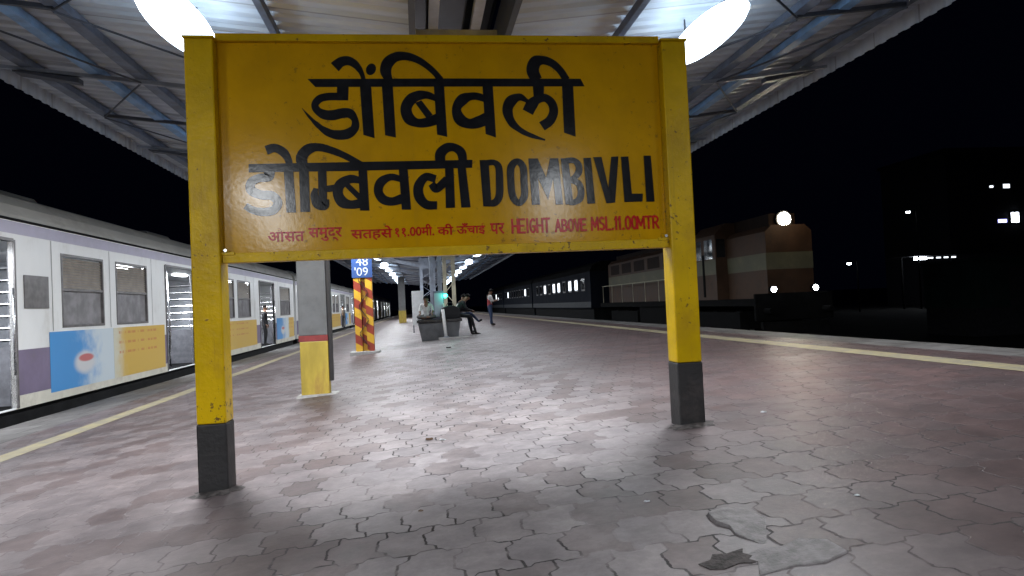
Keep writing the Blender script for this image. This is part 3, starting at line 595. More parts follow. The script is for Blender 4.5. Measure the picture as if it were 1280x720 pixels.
# ------------------------------------------------------------------ planter seat, boxes, wall, signal
def planter():
    x, y = .66, 25.3; g = GZ(x)
    t = thing('planter_seat', 'dark tiled planter seat with flared sides and black stone top', 'planter', (x,y,g))
    a = [(-.66,-1.5,-.06),(.60,-1.5,.02),(.60,1.3,.02),(-.66,1.3,-.06)]; b = [(-.78,-1.6,.58),(.68,-1.6,.60),(.68,1.4,.60),(-.78,1.4,.58)]
    MB().hexa(a,b).build('flared_body', M['planter'], t)
    MB().box(-.82,.74,-1.66,1.46,.605,.70).build('stone_top', M['black_stone'], t, bevel=.01)
    MB().box(-.10,1.15,-2.1,-1.72,-.05,.08).build('step', M['concrete'], t, bevel=.015)
planter()
def cabinet():
    t = thing('control_cabinet', 'tall bluish grey control cabinet on the planter with a green lamp', 'cabinet', (.66,24.75,GZ(.6)+.70))
    MB().box(-.21,.17,-.3,.1,0,1.0).build('cabinet_body', M['purple'], t, bevel=.01)
    MB().box(-.18,.14,-.312,-.301,.08,.92).build('cabinet_door', M['lilac'], t)
    lb = MB().tube((.22,-.32,.82),(.22,-.27,.82),.10,n=14).build('lamp_housing', M['dark_steel'], t)
    MB().ell((.22,-.33,.82),.075,.04,.075).build('green_lens', M['green'], lb, smooth=True)
    l = bpy.data.lights.new('green_glow','POINT'); l.energy = 4; l.color = (.02,1,.6); l.shadow_soft_size = .08
    lo = bpy.data.objects.new('green_glow', l); COL.objects.link(lo); lo.parent = t; lo.location = (.22,-.5,.82)
    MB().bar((.22,-.36,.0),(.14,-.36,.55),.05,.05).build('conduit', M['white_tray'], t)
cabinet()
t = thing('standing_pipe', 'white leaning pipe in front of the planter below the green lamp', 'pipe', (.80,23.45,GZ(.8)+.05))
MB().tube((.02,0,0),(-.06,.05,.98),.055,n=10).build('pipe', M['white_tray'], t, smooth=True)
MB().tube((.02,0,-.02),(.02,0,.05),.09,n=10).build('pipe_collar', M['pale_steel'], t)
t = thing('notice_wall', 'pale blank notice wall standing beyond the seated man in white', 'wall', (-.15,33.2,GZ(-.15)))
MB().box(-.26,.30,-.06,.06,.35,2.0).build('board', M['board_white'], t, bevel=.01)
for x in (-.22,.26): MB().box(x-.03,x+.03,-.04,.04,-.05,.35).build('leg', M['dark_steel'], t)

# ------------------------------------------------------------------ white suburban train
def wall_grid(mb, xa, xb, y0, y1, z0, z1, holes):
    ys = sorted({y0,y1,*[h[0] for h in holes],*[h[1] for h in holes]}); zs = sorted({z0,z1,*[h[2] for h in holes],*[h[3] for h in holes]})
    for a,b in zip(ys,ys[1:]):
        run = None
        for c,d in list(zip(zs,zs[1:]))+[(None,None)]:
            solid = c is not None and not any(h[0] <= (a+b)/2 <= h[1] and h[2] <= (c+d)/2 <= h[3] for h in holes)
            if solid: run = (run[0],d) if run else (c,d)
            elif run: mb.box(xa,xb,a,b,run[0],run[1]); run = None
DOORS = ((1.2,3.65),(10.8,13.2),(21.9,24.9)); WINS = ((5.25,7.05),(7.68,9.5),(14.1,15.6),(16.2,17.8),(18.3,20.3),(26.3,28.9))
def make_coach(label, ads):
    t = thing('train_coach', label, 'train coach', (0,0,0), 0, 'coaches of the white suburban train')
    Ln = 30.0; z0, z1 = .10, 3.42
    holes = [(a,b,.12,3.02) for a,b in DOORS]+[(a,b,1.47,2.94) for a,b in WINS]
    w = MB(); wall_grid(w, -.07, 0, 0, Ln, z0, z1, holes); w.build('side_wall', M['coach_white'], t)
    MB().box(-3.3,-3.23,0,Ln,z0,z1).build('far_side_wall', M['interior'], t)
    e = MB().box(-3.228,-.072,0,.06,z0,z1+.1); e.build('end_wall', M['coach_white'], t)
    e = MB().box(-3.228,-.072,Ln-.06,Ln,z0,z1+.1); e.build('end_wall', M['coach_white'], t)
    prof = [(.012,3.42),(.0,3.5),(-.07,3.68),(-.26,3.88),(-.7,4.04),(-1.65,4.12),(-2.6,4.04),(-3.04,3.88),(-3.23,3.68),(-3.31,3.42)]
    MB().extrude(prof, 'y', -.02, Ln+.02).build('roof', M['coach_roof'], t, smooth=False)
    MB().box(.0,.03,0,Ln,3.39,3.43).build('gutter', M['under'], t)
    segs = []; y = 0
    for a,b in DOORS: segs.append((y,a-.06)); y = b+.06
    segs.append((y,Ln))
    MB().box(.001,.006,0,Ln,3.16,3.37).build('lilac_band', M['lilac'], t)
    lo = MB()
    for a,b in segs: lo.box(.001,.006,a,b,.33,1.12)
    lo.build('purple_band', M['purple'], t)
    so = MB()
    for a,b in segs: so.box(.001,.008,a,b,.10,.325)
    so.build('sill_panel', M['coach_cream'], t)
    for a,b in DOORS:
        f = MB().box(-.075,.025,a-.05,a,.12,3.05); f.box(-.075,.025,b,b+.05,.12,3.05); f.box(-.075,.025,a,b,3.02,3.07)
        d = f.build('doorway', M['winframe'], t)
        for q in (a+.10,b-.10): MB().tube((.05,q,.7),(.05,q,2.2),.018,n=8).build('grab_rail', M['steel'], d, smooth=True)
        MB().tube((-.35,(a+b)/2,.13),(-.35,(a+b)/2,2.95),.025,n=8).build('grab_pole', M['steel'], d, smooth=True)
        bars = MB()
        for k in range(7): bars.tube((-.12,b+.16,1.30+k*.21),(-1.25,b+.16,1.30+k*.21),.028,n=8)
        for x in (-.16,-1.25): bars.tube((x,b+.16,.1),(x,b+.16,2.9),.024,n=8)
        bars.build('partition_bars', M['steel'], d)
        MB().box(-1.25,-.12,b+.14,b+.18,.15,1.2).build('partition', M['panel_grey'], d)
    for a,b in WINS:
        f = MB(); z0w, z1w = 1.47, 2.94
        f.box(-.06,.012,a,a+.05,z0w,z1w); f.box(-.06,.012,b-.05,b,z0w,z1w); f.box(-.06,.012,a+.05,b-.05,z0w,z0w+.05); f.box(-.06,.012,a+.05,b-.05,z1w-.05,z1w); f.box(-.055,.006,a+.05,b-.05,2.2,2.25)
        wn = f.build('window', M['winframe'], t)
        MB().box(-.05,-.04,a+.05,b-.05,z0w+.05,2.2).build('pane', M['glass'], wn)
        s = MB(); k = 0; z = 2.255
        while z < 2.86: s.hexa([(-.05,a+.05,z),(-.02,a+.05,z),(-.02,b-.05,z),(-.05,b-.05,z)],[(-.05,a+.05,z+.05),(-.04,a+.05,z+.05),(-.04,b-.05,z+.05),(-.05,b-.05,z+.05)]); z += .056
        s.build('shutter', M['shutter'], wn)
    for a,b,c,d,k in ads: MB().box(.007,.011,a,b,c,d).build('advertisement', M[k], t)
    MB().box(-3.22,-.08,.07,Ln-.07,.02,.10).build('floor', M['under'], t)
    MB().box(-3.22,-.08,.07,Ln-.07,3.15,3.2).build('ceiling', M['coach_white'], t)
    MB().box(-3.2,-.06,.3,Ln-.3,-.62,.015).build('underframe', M['under'], t)
    for yb in (4.2,25.8):
        b = MB().box(-2.8,-.3,yb-1.6,yb+1.6,-.9,-.35)
        for q in (-1.2,1.2):
            for x in (-2.55,-.75): b.tube((x-.06,yb+q,-.45),(x+.06,yb+q,-.45),.44,n=20)
        b.build('bogie', M['under'], t)
    for q in (2.4,7.4,12.0,17,23.4,27.6):
        MB().box(-1.75,-1.55,q-.5,q+.5,3.10,3.145).build('ceiling_lamp', M['coach_tube'], t)
    for q in (2.4,12.0,23.4):
        MB().box(-.72,-.60,q-.9,q+.5,2.95,3.0).build('ceiling_lamp', M['coach_tube'], t)
    for q in (2.4,12.0,23.4):
        l = bpy.data.lights.new('ceiling_light','AREA'); l.shape = 'RECTANGLE'; l.size = .3; l.size_y = 1.6; l.energy = 130; l.color = (.9,.95,1)
        lo = bpy.data.objects.new('ceiling_light', l); COL.objects.link(lo); lo.parent = t; lo.location = (-.66,q-.2,2.94)
    MB().box(-2.7,-.6,Ln+.02,Ln+.66,.2,3.0).build('gangway', M['under'], t)
    v = MB().box(.008,.02,3.95,4.75,1.85,2.45); v.build('notice_plate', M['winframe'], t)
    for q in (4.9,7.36,9.8,13.9,17.3,20.9,25.9,29.3):
        MB().box(.0065,.0075,q-.008,q+.008,1.42,3.15).build('panel_seam', M['winframe'], t)
    for q in (5,13,21): MB().extrude([(-2.2,4.06),(-1.1,4.06),(-1.3,4.3),(-2.0,4.3)],'y',q,q+1.9).build('roof_vent', M['coach_roof'], t)
    return t
TX, TZ = -7.0, -.09
ads1 = [(4.75,7.45,.25,1.40,'ad_blue'),(7.46,10.6,.25,1.40,'ad_yellow'),(13.4,21.2,.3,1.36,'ad_yellow'),(25.3,28.2,.3,1.35,'ad_blue'),(28.21,29.8,.3,1.35,'ad_yellow')]
c0 = make_coach('nearest white coach with a blue and yellow advertisement under its first windows', ads1); c0.location = (TX,9.25,TZ)
for k, lab in enumerate(('second white coach with two people leaning out of its doorways','third white coach of the suburban train, beyond the striped column','fourth white coach of the suburban train, far down the platform','farthest white coach, last of the suburban train')):
    dup(c0, (TX,9.25+30.68*(k+1),TZ), lab)

# ------------------------------------------------------------------ locomotive and dark coaches on the right
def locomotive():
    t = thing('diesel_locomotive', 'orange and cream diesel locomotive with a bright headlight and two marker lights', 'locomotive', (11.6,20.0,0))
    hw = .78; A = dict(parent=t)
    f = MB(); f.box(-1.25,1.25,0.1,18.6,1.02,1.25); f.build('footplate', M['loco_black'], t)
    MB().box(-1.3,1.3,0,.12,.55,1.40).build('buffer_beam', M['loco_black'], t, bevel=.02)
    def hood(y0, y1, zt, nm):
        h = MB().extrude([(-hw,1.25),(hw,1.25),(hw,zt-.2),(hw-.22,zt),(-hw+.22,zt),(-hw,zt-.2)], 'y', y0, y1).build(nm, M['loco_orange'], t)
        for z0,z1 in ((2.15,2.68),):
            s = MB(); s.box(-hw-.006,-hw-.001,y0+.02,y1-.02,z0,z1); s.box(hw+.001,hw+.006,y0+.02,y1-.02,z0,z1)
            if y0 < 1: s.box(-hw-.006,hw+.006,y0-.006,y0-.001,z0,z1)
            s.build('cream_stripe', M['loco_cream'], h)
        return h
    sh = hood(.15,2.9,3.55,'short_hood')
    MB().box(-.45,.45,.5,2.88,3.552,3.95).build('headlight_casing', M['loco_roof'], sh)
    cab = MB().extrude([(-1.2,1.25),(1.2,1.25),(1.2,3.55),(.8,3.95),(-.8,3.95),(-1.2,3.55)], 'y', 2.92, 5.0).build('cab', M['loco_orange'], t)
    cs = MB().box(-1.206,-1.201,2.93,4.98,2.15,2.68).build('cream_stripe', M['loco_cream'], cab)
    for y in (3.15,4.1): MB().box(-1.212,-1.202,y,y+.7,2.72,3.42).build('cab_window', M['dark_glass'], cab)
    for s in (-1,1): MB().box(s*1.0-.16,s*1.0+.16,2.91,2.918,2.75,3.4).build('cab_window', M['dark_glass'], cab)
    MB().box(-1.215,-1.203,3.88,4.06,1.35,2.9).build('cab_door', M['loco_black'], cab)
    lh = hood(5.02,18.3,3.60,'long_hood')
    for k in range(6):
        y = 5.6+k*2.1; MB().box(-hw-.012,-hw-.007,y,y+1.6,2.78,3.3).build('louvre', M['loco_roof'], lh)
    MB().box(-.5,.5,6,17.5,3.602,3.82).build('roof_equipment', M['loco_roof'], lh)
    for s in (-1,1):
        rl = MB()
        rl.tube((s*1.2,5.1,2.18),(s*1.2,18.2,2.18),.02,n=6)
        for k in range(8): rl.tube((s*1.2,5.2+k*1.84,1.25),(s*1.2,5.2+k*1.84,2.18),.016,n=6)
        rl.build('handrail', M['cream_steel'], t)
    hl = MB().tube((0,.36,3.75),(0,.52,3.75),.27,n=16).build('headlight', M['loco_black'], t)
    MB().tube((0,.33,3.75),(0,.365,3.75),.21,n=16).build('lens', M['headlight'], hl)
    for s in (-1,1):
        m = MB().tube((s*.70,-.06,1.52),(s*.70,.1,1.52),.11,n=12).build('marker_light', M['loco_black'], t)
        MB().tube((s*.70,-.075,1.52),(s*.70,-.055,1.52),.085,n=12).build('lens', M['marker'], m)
        MB().tube((s*.98,-.42,.86),(s*.98,0,.86),.09,n=12).build('buffer', M['loco_black'], t)
    MB().hexa([(-1.1,-.1,.1),(1.1,-.1,.1),(1.1,.12,.1),(-1.1,.12,.1)],[(-1.1,-.02,.5),(1.1,-.02,.5),(1.1,.12,.5),(-1.1,.12,.5)]).build('cattle_guard', M['loco_black'], t)
    for yb in (3.8,14.6):
        b = MB().box(-1.1,1.1,yb-2.3,yb+2.3,.25,.8)
        for q in (-1.8,0,1.8):
            for x in (-.84,.84): b.tube((x-.07,yb+q,.35),(x+.07,yb+q,.35),.5,n=20)
        b.build('bogie', M['loco_black'], t)
    MB().box(-1.15,1.15,6.6,11.8,.25,1.0).build('fuel_tank', M['loco_black'], t)
    sp = bpy.data.lights.new('headlight_spill','POINT'); sp.energy = 12; sp.color = (1,.85,.6); sp.shadow_soft_size = .2
    so_ = bpy.data.objects.new('headlight_spill', sp); COL.objects.link(so_); so_.parent = t; so_.location = (0,-.55,3.85)
    l = bpy.data.lights.new('headlight_beam','SPOT'); l.energy = 160; l.spot_size = R(50); l.spot_blend = .6; l.color = (1,.93,.8); l.shadow_soft_size = .15
    lo = bpy.data.objects.new('headlight_beam', l); COL.objects.link(lo); lo.parent = t; lo.location = (0,.2,3.75); lo.rotation_euler = (R(-83),0,R(180))
    lo.rotation_euler = (R(83),0,R(180))
locomotive()
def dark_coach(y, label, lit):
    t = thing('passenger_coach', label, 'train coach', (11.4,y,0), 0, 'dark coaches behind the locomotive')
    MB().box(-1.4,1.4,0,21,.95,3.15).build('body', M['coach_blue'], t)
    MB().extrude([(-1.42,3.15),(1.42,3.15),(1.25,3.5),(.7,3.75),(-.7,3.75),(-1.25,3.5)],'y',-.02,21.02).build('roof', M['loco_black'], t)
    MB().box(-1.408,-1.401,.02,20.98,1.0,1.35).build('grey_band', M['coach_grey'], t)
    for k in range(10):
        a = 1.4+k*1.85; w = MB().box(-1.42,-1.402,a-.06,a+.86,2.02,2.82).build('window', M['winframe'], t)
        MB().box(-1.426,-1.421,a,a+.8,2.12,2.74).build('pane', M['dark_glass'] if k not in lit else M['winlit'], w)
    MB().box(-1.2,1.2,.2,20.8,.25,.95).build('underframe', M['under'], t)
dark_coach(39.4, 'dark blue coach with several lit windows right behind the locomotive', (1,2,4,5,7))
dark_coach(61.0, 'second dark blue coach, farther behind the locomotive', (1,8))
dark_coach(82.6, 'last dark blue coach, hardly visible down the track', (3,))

# ------------------------------------------------------------------ things in the darkness on the right
t = thing('trackside_hut', 'dull green trackside hut in the darkness beside the tracks', 'hut', (28.9,31,-1.25))
MB().box(-1.6,2.6,-.5,3,1.4,3.75).build('hut_wall', M['hut'], t); MB().box(-1.75,2.75,-.7,3.2,3.75,3.9).build('hut_roof', M['hut'], t)
MB().box(-1.55,2.55,-.45,2.95,0,1.4).build('plinth', M['bldg'], t); MB().box(.3,1.2,-.53,-.502,1.45,3.4).build('hut_door', M['bldg'], t)
def far_lamp(x, y, z, label):
    t = thing('street_lamp', label, 'street lamp', (x,y,-1.25))
    H = z+1.25
    MB().tube((0,0,0),(0,0,H+.25),.10,.06,n=8).build('pole', M['loco_black'], t); MB().bar((0,0,H+.2),(-.9,0,H+.25),.08,.08).build('arm', M['loco_black'], t)
    h = MB().box(-1.25,-.7,-.2,.2,H+.05,H+.2).build('lamp_head', M['loco_black'], t)
    MB().ell((-.98,-.03,H),.24,.2,.15).build('lamp_glass', M['farlamp'], h, smooth=True)
far_lamp(55.8, 70, 9.7, 'tall lone street lamp shining in the dark right of the headlight')
far_lamp(48.6, 70.5, 4.2, 'low dim street lamp between the locomotive and the lit shelter')
t = thing('lit_shelter', 'distant shelter with a bright tube lamp and a row of dim ones', 'shelter', (58.2,71,-1.25))
MB().box(-3.2,4,-1,3,5.95,6.1).build('shelter_roof', M['bldg'], t)
for x in (-3,3.8): MB().box(x-.08,x+.08,.9,1.1,0,5.95).build('leg', M['loco_black'], t)
MB().box(-2.7,-1.3,-.9,-.6,5.55,5.85).build('bright_lamp', M['farlamp'], t)
for k in range(4): MB().box(-1.0+k*.95,-.5+k*.95,-.9,-.8,5.62,5.78).build('dim_lamp', M['winlit'], t)
t = thing('apartment_building', 'dark building at the right edge with two lit windows', 'building', (74,76,-1.25))
MB().box(-9,14,0,12,0,19).build('wall', M['bldg'], t)
MB().box(-9.3,14.3,-.3,12.3,19,19.4).build('roof', M['bldg'], t)
for x,z,w,h,k in ((-1.3,14.3,.9,.5,'winlit'),(-.4,10.0,1.0,1.2,'farlamp'),(-2.3,10.0,1.2,.4,'farblue'),(-3.2,14.4,.5,.25,'winlit')):
    w_ = MB().box(x-.1,x+w+.1,-.06,-.002,z-.1,z+h+.1).build('window', M['dark_steel'], t); MB().box(x,x+w,-.09,-.061,z,z+h).build('pane', M[k], w_)

# ------------------------------------------------------------------ people
def person(label, loc, rz, pose, mats, hair='hair', sleeve='fore', scale=1.0, group=None):
    """one continuous skinned body; pose = joint positions in metres, facing +y, feet at z=0"""
    J = pose; t = thing('person', label, 'person', loc, rz, group)
    names = [n for n in J if n != 'look']
    E = [('pelvis','waist'),('waist','chest'),('chest','neck'),('neck','jaw'),('jaw','crown'),
         ('chest','shL'),('shL','elL'),('elL','wrL'),('wrL','haL'),('chest','shR'),('shR','elR'),('elR','wrR'),('wrR','haR'),
         ('pelvis','hiL'),('hiL','knL'),('knL','anL'),('anL','toL'),('pelvis','hiR'),('hiR','knR'),('knR','anR'),('anR','toR')]
    rad = dict(pelvis=.135,waist=.125,chest=.145,neck=.055,jaw=.082,crown=.092,shL=.066,shR=.066,elL=.046,elR=.046,wrL=.031,wrR=.031,haL=.036,haR=.036,
               hiL=.095,hiR=.095,knL=.064,knR=.064,anL=.044,anR=.044,toL=.04,toR=.04)
    def skinned(vs, es, rs, root, sub):
        me = bpy.data.meshes.new('tmp'); me.from_pydata(vs, es, []); o = bpy.data.objects.new('tmp', me); COL.objects.link(o)
        md = o.modifiers.new('s','SKIN'); md.use_smooth_shade = True
        lay = me.skin_vertices[0] if me.skin_vertices else None
        if lay is None:
            bm = bmesh.new(); bm.from_mesh(me); bm.verts.layers.skin.verify(); bm.to_mesh(me); bm.free(); lay = me.skin_vertices[0]
        for i, r in enumerate(rs): lay.data[i].radius = (r,r); lay.data[i].use_root = (i == root)
        sb = o.modifiers.new('u','SUBSURF'); sb.levels = sub; sb.render_levels = sub
        bpy.context.view_layer.update()
        m2 = bpy.data.meshes.new_from_object(o.evaluated_get(bpy.context.evaluated_depsgraph_get()))
        bpy.data.objects.remove(o); return m2
    idx = {n:i for i,n in enumerate(names)}
    body = skinned([J[n] for n in names], [(idx[a],idx[b]) for a,b in E], [rad[n] for n in names], idx['pelvis'], 2)
    mb = MB(); slot = ['skin']+[m for m in dict.fromkeys(mats.values()) if m != 'skin']
    def region(e):
        if e in (('neck','jaw'),('jaw','crown'),('wrL','haL'),('wrR','haR'),('chest','neck')): return 'skin'
        if e[0] in ('elL','elR'): return mats.get('fore', mats['top'])
        if e[0] in ('shL','shR') or e[1] in ('shL','shR'): return mats.get('sleeve', mats['top'])
        if e in (('anL','toL'),('anR','toR')): return mats['shoe']
        if e[0] in ('hiL','hiR','knL','knR') or e[1] in ('hiL','hiR'): return mats['leg']
        return mats['top']
    segs = [(Vector(J[a]),Vector(J[b]),region((a,b))) for a,b in E]
    def near(c):
        best = None
        for a,b,r in segs:
            d = b-a; u = max(0,min(1,(c-a).dot(d)/max(d.length_squared,1e-9))); q = (c-(a+d*u)).length
            if best is None or q < best[0]: best = (q,r)
        return best[1]
    mb.v = [tuple(v.co) for v in body.vertices]
    for p in body.polygons:
        mb.f.append(tuple(p.vertices)); mb.m.append(slot.index(near(p.center)))
    # fingers: five unequal curled chains from inside each palm
    for s in 'LR':
        w, h = Vector(J['wr'+s]), Vector(J['ha'+s]); d = (h-w).normalized(); side = d.cross(Vector((0,0,1)))
        side = side.normalized() if side.length > .1 else Vector((1,0,0)); cur = side.cross(d).normalized()*-1
        for k, ln in enumerate((.070,.080,.074,.058)):
            b = h+side*(.026-.0175*k)-d*.015; pts = [b, b+d*ln*.55, b+d*ln*.85+cur*ln*.30, b+d*ln*.95+cur*ln*.6]
            m2 = skinned([tuple(q) for q in pts], [(0,1),(1,2),(2,3)], [.010,.009,.0085,.007], 0, 1)
            mb.mi = 0; mb.add([v.co for v in m2.vertices], [tuple(p.vertices) for p in m2.polygons])
        b = w+d*.025+side*.02; pts = [b, b+side*.03+d*.02, b+side*.038+d*.05]
        m2 = skinned([tuple(q) for q in pts], [(0,1),(1,2)], [.012,.010,.008], 0, 1); mb.add([v.co for v in m2.vertices], [tuple(p.vertices) for p in m2.polygons])
    # nose and ears belong to the skin
    up = (Vector(J['crown'])-Vector(J['jaw'])).normalized(); c = (Vector(J['jaw'])+Vector(J['crown']))/2
    fwd = Vector(J.get('look',(0,1,0))); fwd = (fwd-up*fwd.dot(up)).normalized(); rt = fwd.cross(up)
    mb.mi = 0
    q = c+fwd*.088-up*.012; mb.ell(q, .016,.018,.024, 8, 6)
    for sgn in (-1,1): q = c+rt*.086*sgn-up*.01; mb.ell(q, .014,.022,.032, 8, 6)
    b = mb.build('body', [M[m] for m in slot], t, smooth=True)
    hm = MB(); n = 14
    hc = c+up*.028-fwd*.010
    for i in range(7):
        a = i/6*R(100)
        for k in range(n):
            ph = k/n*2*math.pi; rr = .108
            aa = a*(1.0-.38*max(0,math.cos(ph)))   # cut back over the forehead
            v = hc+up*rr*1.03*math.cos(aa)+(fwd*math.cos(ph)+rt*math.sin(ph))*rr*.95*math.sin(aa); hm.v.append(tuple(v))
    hm.f = [(i*n+k,i*n+(k+1)%n,(i+1)*n+(k+1)%n,(i+1)*n+k) for i in range(6) for k in range(n)]; hm.m = [0]*len(hm.f)
    hm.build('hair', M[hair], t, smooth=True)
    for sgn in (-1,1):
        q = c+fwd*.083+rt*.032*sgn+up*.018; MB().ell(q,.012,.012,.008,8,6).build('eye', M['eye'], t)
    q = c+fwd*.080-up*.055; MB().ell(q,.024,.012,.008,8,6).build('mouth', M['lip'], t)
    t.scale = (scale,)*3
    return t
def stand(**k):
    J = dict(pelvis=(0,0,.92),waist=(0,.01,1.08),chest=(0,0,1.28),neck=(0,.01,1.46),jaw=(0,.03,1.54),crown=(0,.035,1.64),
        shL=(-.19,0,1.38),elL=(-.24,-.02,1.12),wrL=(-.23,.08,.88),haL=(-.22,.11,.80),shR=(.19,0,1.38),elR=(.24,-.02,1.12),wrR=(.23,.08,.88),haR=(.22,.11,.80),
        hiL=(-.10,0,.86),knL=(-.11,.02,.48),anL=(-.12,-.02,.08),toL=(-.14,.14,.035),hiR=(.10,0,.86),knR=(.11,.02,.48),anR=(.12,-.02,.08),toR=(.14,.14,.035))
    J.update(k); return J
def sit(h=.45, lean=.06, **k):
    J = dict(pelvis=(0,0,h+.12),waist=(0,.0,h+.27),chest=(0,lean,h+.46),neck=(0,lean*1.5,h+.63),jaw=(0,lean*1.5+.03,h+.71),crown=(0,lean*1.5+.045,h+.81),
        shL=(-.19,lean,h+.56),elL=(-.24,lean+.08,h+.32),wrL=(-.15,lean+.30,h+.24),haL=(-.10,lean+.36,h+.22),shR=(.19,lean,h+.56),elR=(.24,lean+.08,h+.32),wrR=(.15,lean+.30,h+.24),haR=(.10,lean+.36,h+.22),
        hiL=(-.10,.03,h+.09),knL=(-.13,.45,h+.08),anL=(-.13,.42,.08),toL=(-.14,.58,.035),hiR=(.10,.03,h+.09),knR=(.13,.45,h+.08),anR=(.13,.42,.08),toR=(.14,.58,.035))
    J.update(k); return J
# the man in the red waistcoat, looking down at a phone, facing the tracks on the right
person('man standing in a red waistcoat and blue jeans, looking at a phone', (3.16,31.3,GZ(3.16)), R(-80),
    stand(elL=(-.22,.10,1.12),wrL=(-.10,.32,1.16),haL=(-.06,.38,1.19),elR=(.22,.10,1.12),wrR=(.10,.32,1.16),haR=(.06,.38,1.19),jaw=(0,.06,1.53),crown=(0,.085,1.63),look=(0,1,-.5),
          knL=(-.11,.04,.48),anL=(-.13,.12,.08),toL=(-.15,.28,.035)),
    dict(top='red_cloth',sleeve='white_cloth',fore='skin',leg='jeans',shoe='shoe'), scale=.98)
t = thing('phone', 'dark phone held by the man in the red waistcoat', 'phone', (3.58,31.38,GZ(3.16)+1.20), R(-80))
MB().box(-.035,.035,-.006,.006,-.07,.07).build('phone_body', M['dark_glass'], t, bevel=.004)
MB().box(-.030,.030,-.0095,-.0065,-.062,.062).build('screen', M['winlit'], t)
PT = GZ(.6)+.70
# cross-legged man in white on the planter
person('man in a white shirt sitting cross-legged on the planter', (.20,24.55,PT-.0), R(175),
    sit(h=-.02, lean=.04, knL=(-.34,.20,.12),anL=(.02,.30,.07),toL=(.14,.30,.06),knR=(.34,.20,.12),anR=(-.02,.34,.09),toR=(-.14,.34,.08),
        wrL=(-.20,.24,.22),haL=(-.22,.30,.20),wrR=(.20,.24,.22),haR=(.22,.30,.20)),
    dict(top='white_cloth',fore='skin',leg='grey_cloth',shoe='skin'), scale=.98)
# two people on the right end of the planter
person('person in black sitting bent forward on the right end of the planter', (1.30,24.55,GZ(1.3)), R(-85),
    sit(h=.66, lean=.20, jaw=(0,.36,1.33),crown=(0,.40,1.43),look=(0,1,-.4),anL=(-.12,.50,.08),toL=(-.13,.68,.035),anR=(.13,.62,.08),toR=(.14,.80,.035),knL=(-.13,.46,.70),knR=(.13,.46,.70)),
    dict(top='dark_cloth',leg='dark_cloth',shoe='shoe'))
person('person with a white scarf sitting behind the figure in black on the planter', (1.36,25.35,GZ(1.3)), R(-70),
    sit(h=.66, lean=.14, jaw=(0,.24,1.34),crown=(0,.26,1.44),anL=(-.12,.55,.12),toL=(-.13,.72,.09),anR=(.10,.78,.48),toR=(.12,.92,.55),knL=(-.13,.46,.72),knR=(.13,.46,.80)),
    dict(top='white_cloth',sleeve='dark_cloth',fore='dark_cloth',leg='navy_cloth',shoe='shoe'))
def bag(loc, rz, label, mat, sx, sy, sz):
    t = thing('bag', label, 'bag', loc, rz)
    vs = MB().extrude([(-sx,0),(-sx*1.05,sz*.35),(-sx*.8,sz*.85),(-sx*.3,sz),(sx*.3,sz),(sx*.8,sz*.85),(sx*1.05,sz*.35),(sx,0)],'y',-sy,sy)
    vs.build('bag_body', M[mat], t, bevel=.04)
    h = MB(); 
    for a,b in (((-sx*.4,0,sz),(-sx*.2,0,sz+.10)),((-sx*.2,0,sz+.10),(sx*.2,0,sz+.10)),((sx*.2,0,sz+.10),(sx*.4,0,sz))): h.tube(a,b,.014,n=6)
    h.build('handle', M[mat], t)
bag((1.02,24.1,PT), R(10), 'large black bag on the planter beside the figure in black', 'bag_black', .34, .16, .46)
# passengers in the doorways of the train
person('passenger in black standing in the rear doorway of the nearest coach', (-7.25,33.2,TZ+.1), R(-85), stand(), dict(top='dark_cloth',leg='dark_cloth',shoe='shoe'), scale=1.12)
person('passenger in dark clothes leaning out of the first lit doorway of the second coach', (-7.0,52.6,TZ+.1), R(-120), stand(jaw=(0,.12,1.52),crown=(0,.15,1.62),chest=(0,.06,1.28),elR=(.26,.12,1.2),wrR=(.2,.3,1.1),haR=(.18,.36,1.05)), dict(top='dark_cloth',leg='navy_cloth',shoe='shoe'), scale=1.15)
person('passenger in a pale shirt in the farther doorway of the second coach', (-7.05,63.4,TZ+.1), R(-80), stand(), dict(top='tan_cloth',fore='skin',leg='dark_cloth',shoe='shoe'), scale=1.15)
bag((-6.72,52.5,TZ+1.25), R(-90), 'white bag carried by the passenger leaning out of the train', 'white_cloth', .22, .10, .36)

# ------------------------------------------------------------------ litter and loose pavers
def litter(x, y, label, mat, s, lift=.004):
    g = GZ(x)+lift; random.seed(int(x*100+y*10)); n = 7; t = MB()
    ring = [(s*(.6+.5*random.random())*math.cos(k*2*math.pi/n), s*.6*(.6+.5*random.random())*math.sin(k*2*math.pi/n)) for k in range(n)]
    vs = [(a,b,.0) for a,b in ring]+[(a*.8,b*.8,s*.25*(.5+random.random())) for a,b in ring]
    t.add(vs, [tuple(range(n-1,-1,-1)), tuple(range(n,2*n))]+[(k,(k+1)%n,n+(k+1)%n,n+k) for k in range(n)])
    o = t.build('litter_scrap', M[mat], loc=(x,y,g)); tag(o, label, 'litter', 'scraps of litter on the pavers')
litter(.70,18.6,'small dark lump on the pavers in front of the planter','bag_black',.09)
litter(.02,6.1,'dark dry leaf on the pavers between the sign posts','rust',.05)
litter(.14,6.0,'tiny white scrap on the pavers beside the dry leaf','km_white',.03)
litter(1.15,3.55,'white paper scrap on the pavers right of the middle','km_white',.022)
litter(2.1,3.15,'small white scrap on the red pavers at the lower right','km_white',.018)
litter(2.75,5.3,'white speck on the pavers beyond the right post','km_white',.03)
litter(-.05,4.0,'brown scrap on the pavers near the left post','rust',.018)
M['soil_dark'] = pm('dark_dirt', (.07,.06,.058), .9, var=.6, scale=18, bump=1.0, bscale=60)
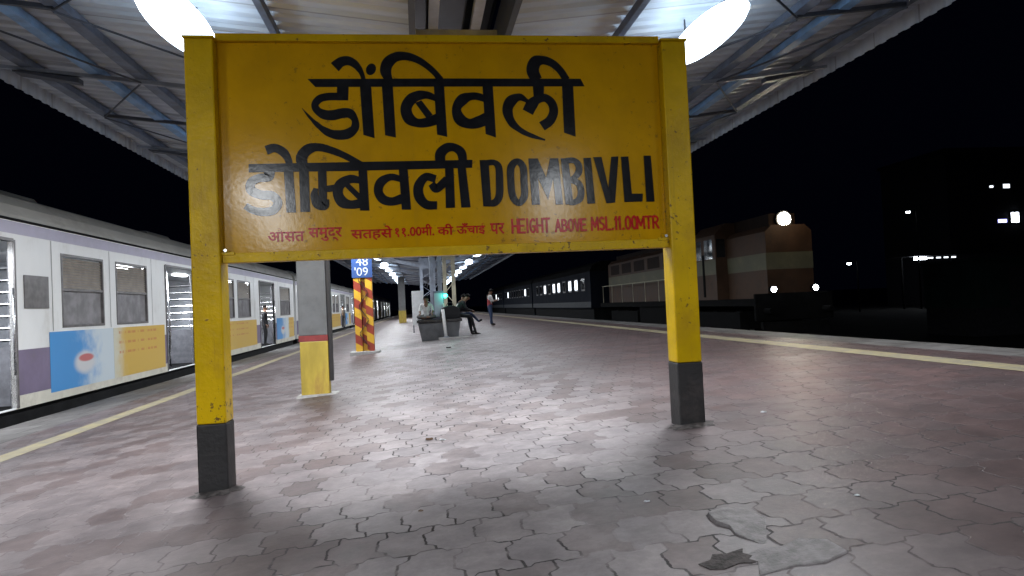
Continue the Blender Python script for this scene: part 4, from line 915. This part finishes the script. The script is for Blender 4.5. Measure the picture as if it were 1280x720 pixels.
def slab(x, y, rz, pts, label, tilt):
    t = MB().extrude(pts, 'z', 0, .03); o = t.build('loose_paver', M['loose'], loc=(x,y,GZ(x)-.023), bevel=.004); o.rotation_euler = (tilt,-math.atan(.066)+tilt,rz)
    tag(o, label, 'paver', 'loose pavers at the lower right')
M['loose'] = pm('pale_paver', (.20,.185,.187), .65, var=.45, scale=14, dirt=.4, dirtcol=(.09,.08,.08), bump=.7, bscale=70)
HP = [(-.10,-.03),(-.05,-.06),(.03,-.045),(.09,-.07),(.12,-.02),(.10,.03),(.13,.07),(.04,.06),(-.01,.085),(-.05,.04),(-.11,.035)]
hp = MB().extrude(HP, 'z', 0, .003).build('soil_patch', M['soil_dark'], loc=(1.19,2.67,GZ(1.19)+.002)); hp.rotation_euler = (0,-math.atan(.066),R(10)); hp['kind'] = 'structure'
Z1 = [(-.225,-.10),(-.10,-.12),(-.04,-.095),(.06,-.125),(.20,-.105),(.24,-.02),(.215,.085),(.10,.115),(.03,.09),(-.06,.125),(-.20,.10),(-.235,.01)]
Z2 = [(-.20,-.115),(-.03,-.10),(.08,-.13),(.22,-.09),(.235,.05),(.15,.12),(.04,.085),(-.05,.11),(-.17,.07),(-.13,.0)]
slab(1.46,3.00,R(100),Z1,'pale broken paver lying loose beside an open dirty gap',R(.9))
slab(1.43,2.63,R(6),Z2,'second pale loose paver with a chipped corner, nearer the camera',R(-.8))
# swept dirt at the feet of the sign posts
def dirt(x, y, sx, sy, label):
    random.seed(int(x*10)+50); n = 22; t = MB(); ring = []
    for k in range(n):
        q = .75+.5*random.random(); ring.append((sx*q*math.cos(k*2*math.pi/n), sy*q*math.sin(k*2*math.pi/n)))
    vs = [(a,b,.003) for a,b in ring]+[(a*.55,b*.55,.014+.008*random.random()) for a,b in ring]+[(0,0,.022)]
    t.add(vs, [(k,(k+1)%n,n+(k+1)%n,n+k) for k in range(n)]+[(n+k,n+(k+1)%n,2*n) for k in range(n)])
    o = t.build('dirt_heap', M['soil_dark'], loc=(x,y,GZ(x))); o.rotation_euler = (0,-math.atan(.066),0); tag(o, label, 'dirt')
dirt(2.10,5.22,.20,.16,'dark heap of dirt round the foot of the right sign post')
dirt(-1.52,5.22,.18,.13,'dark dirt round the foot of the left sign post')
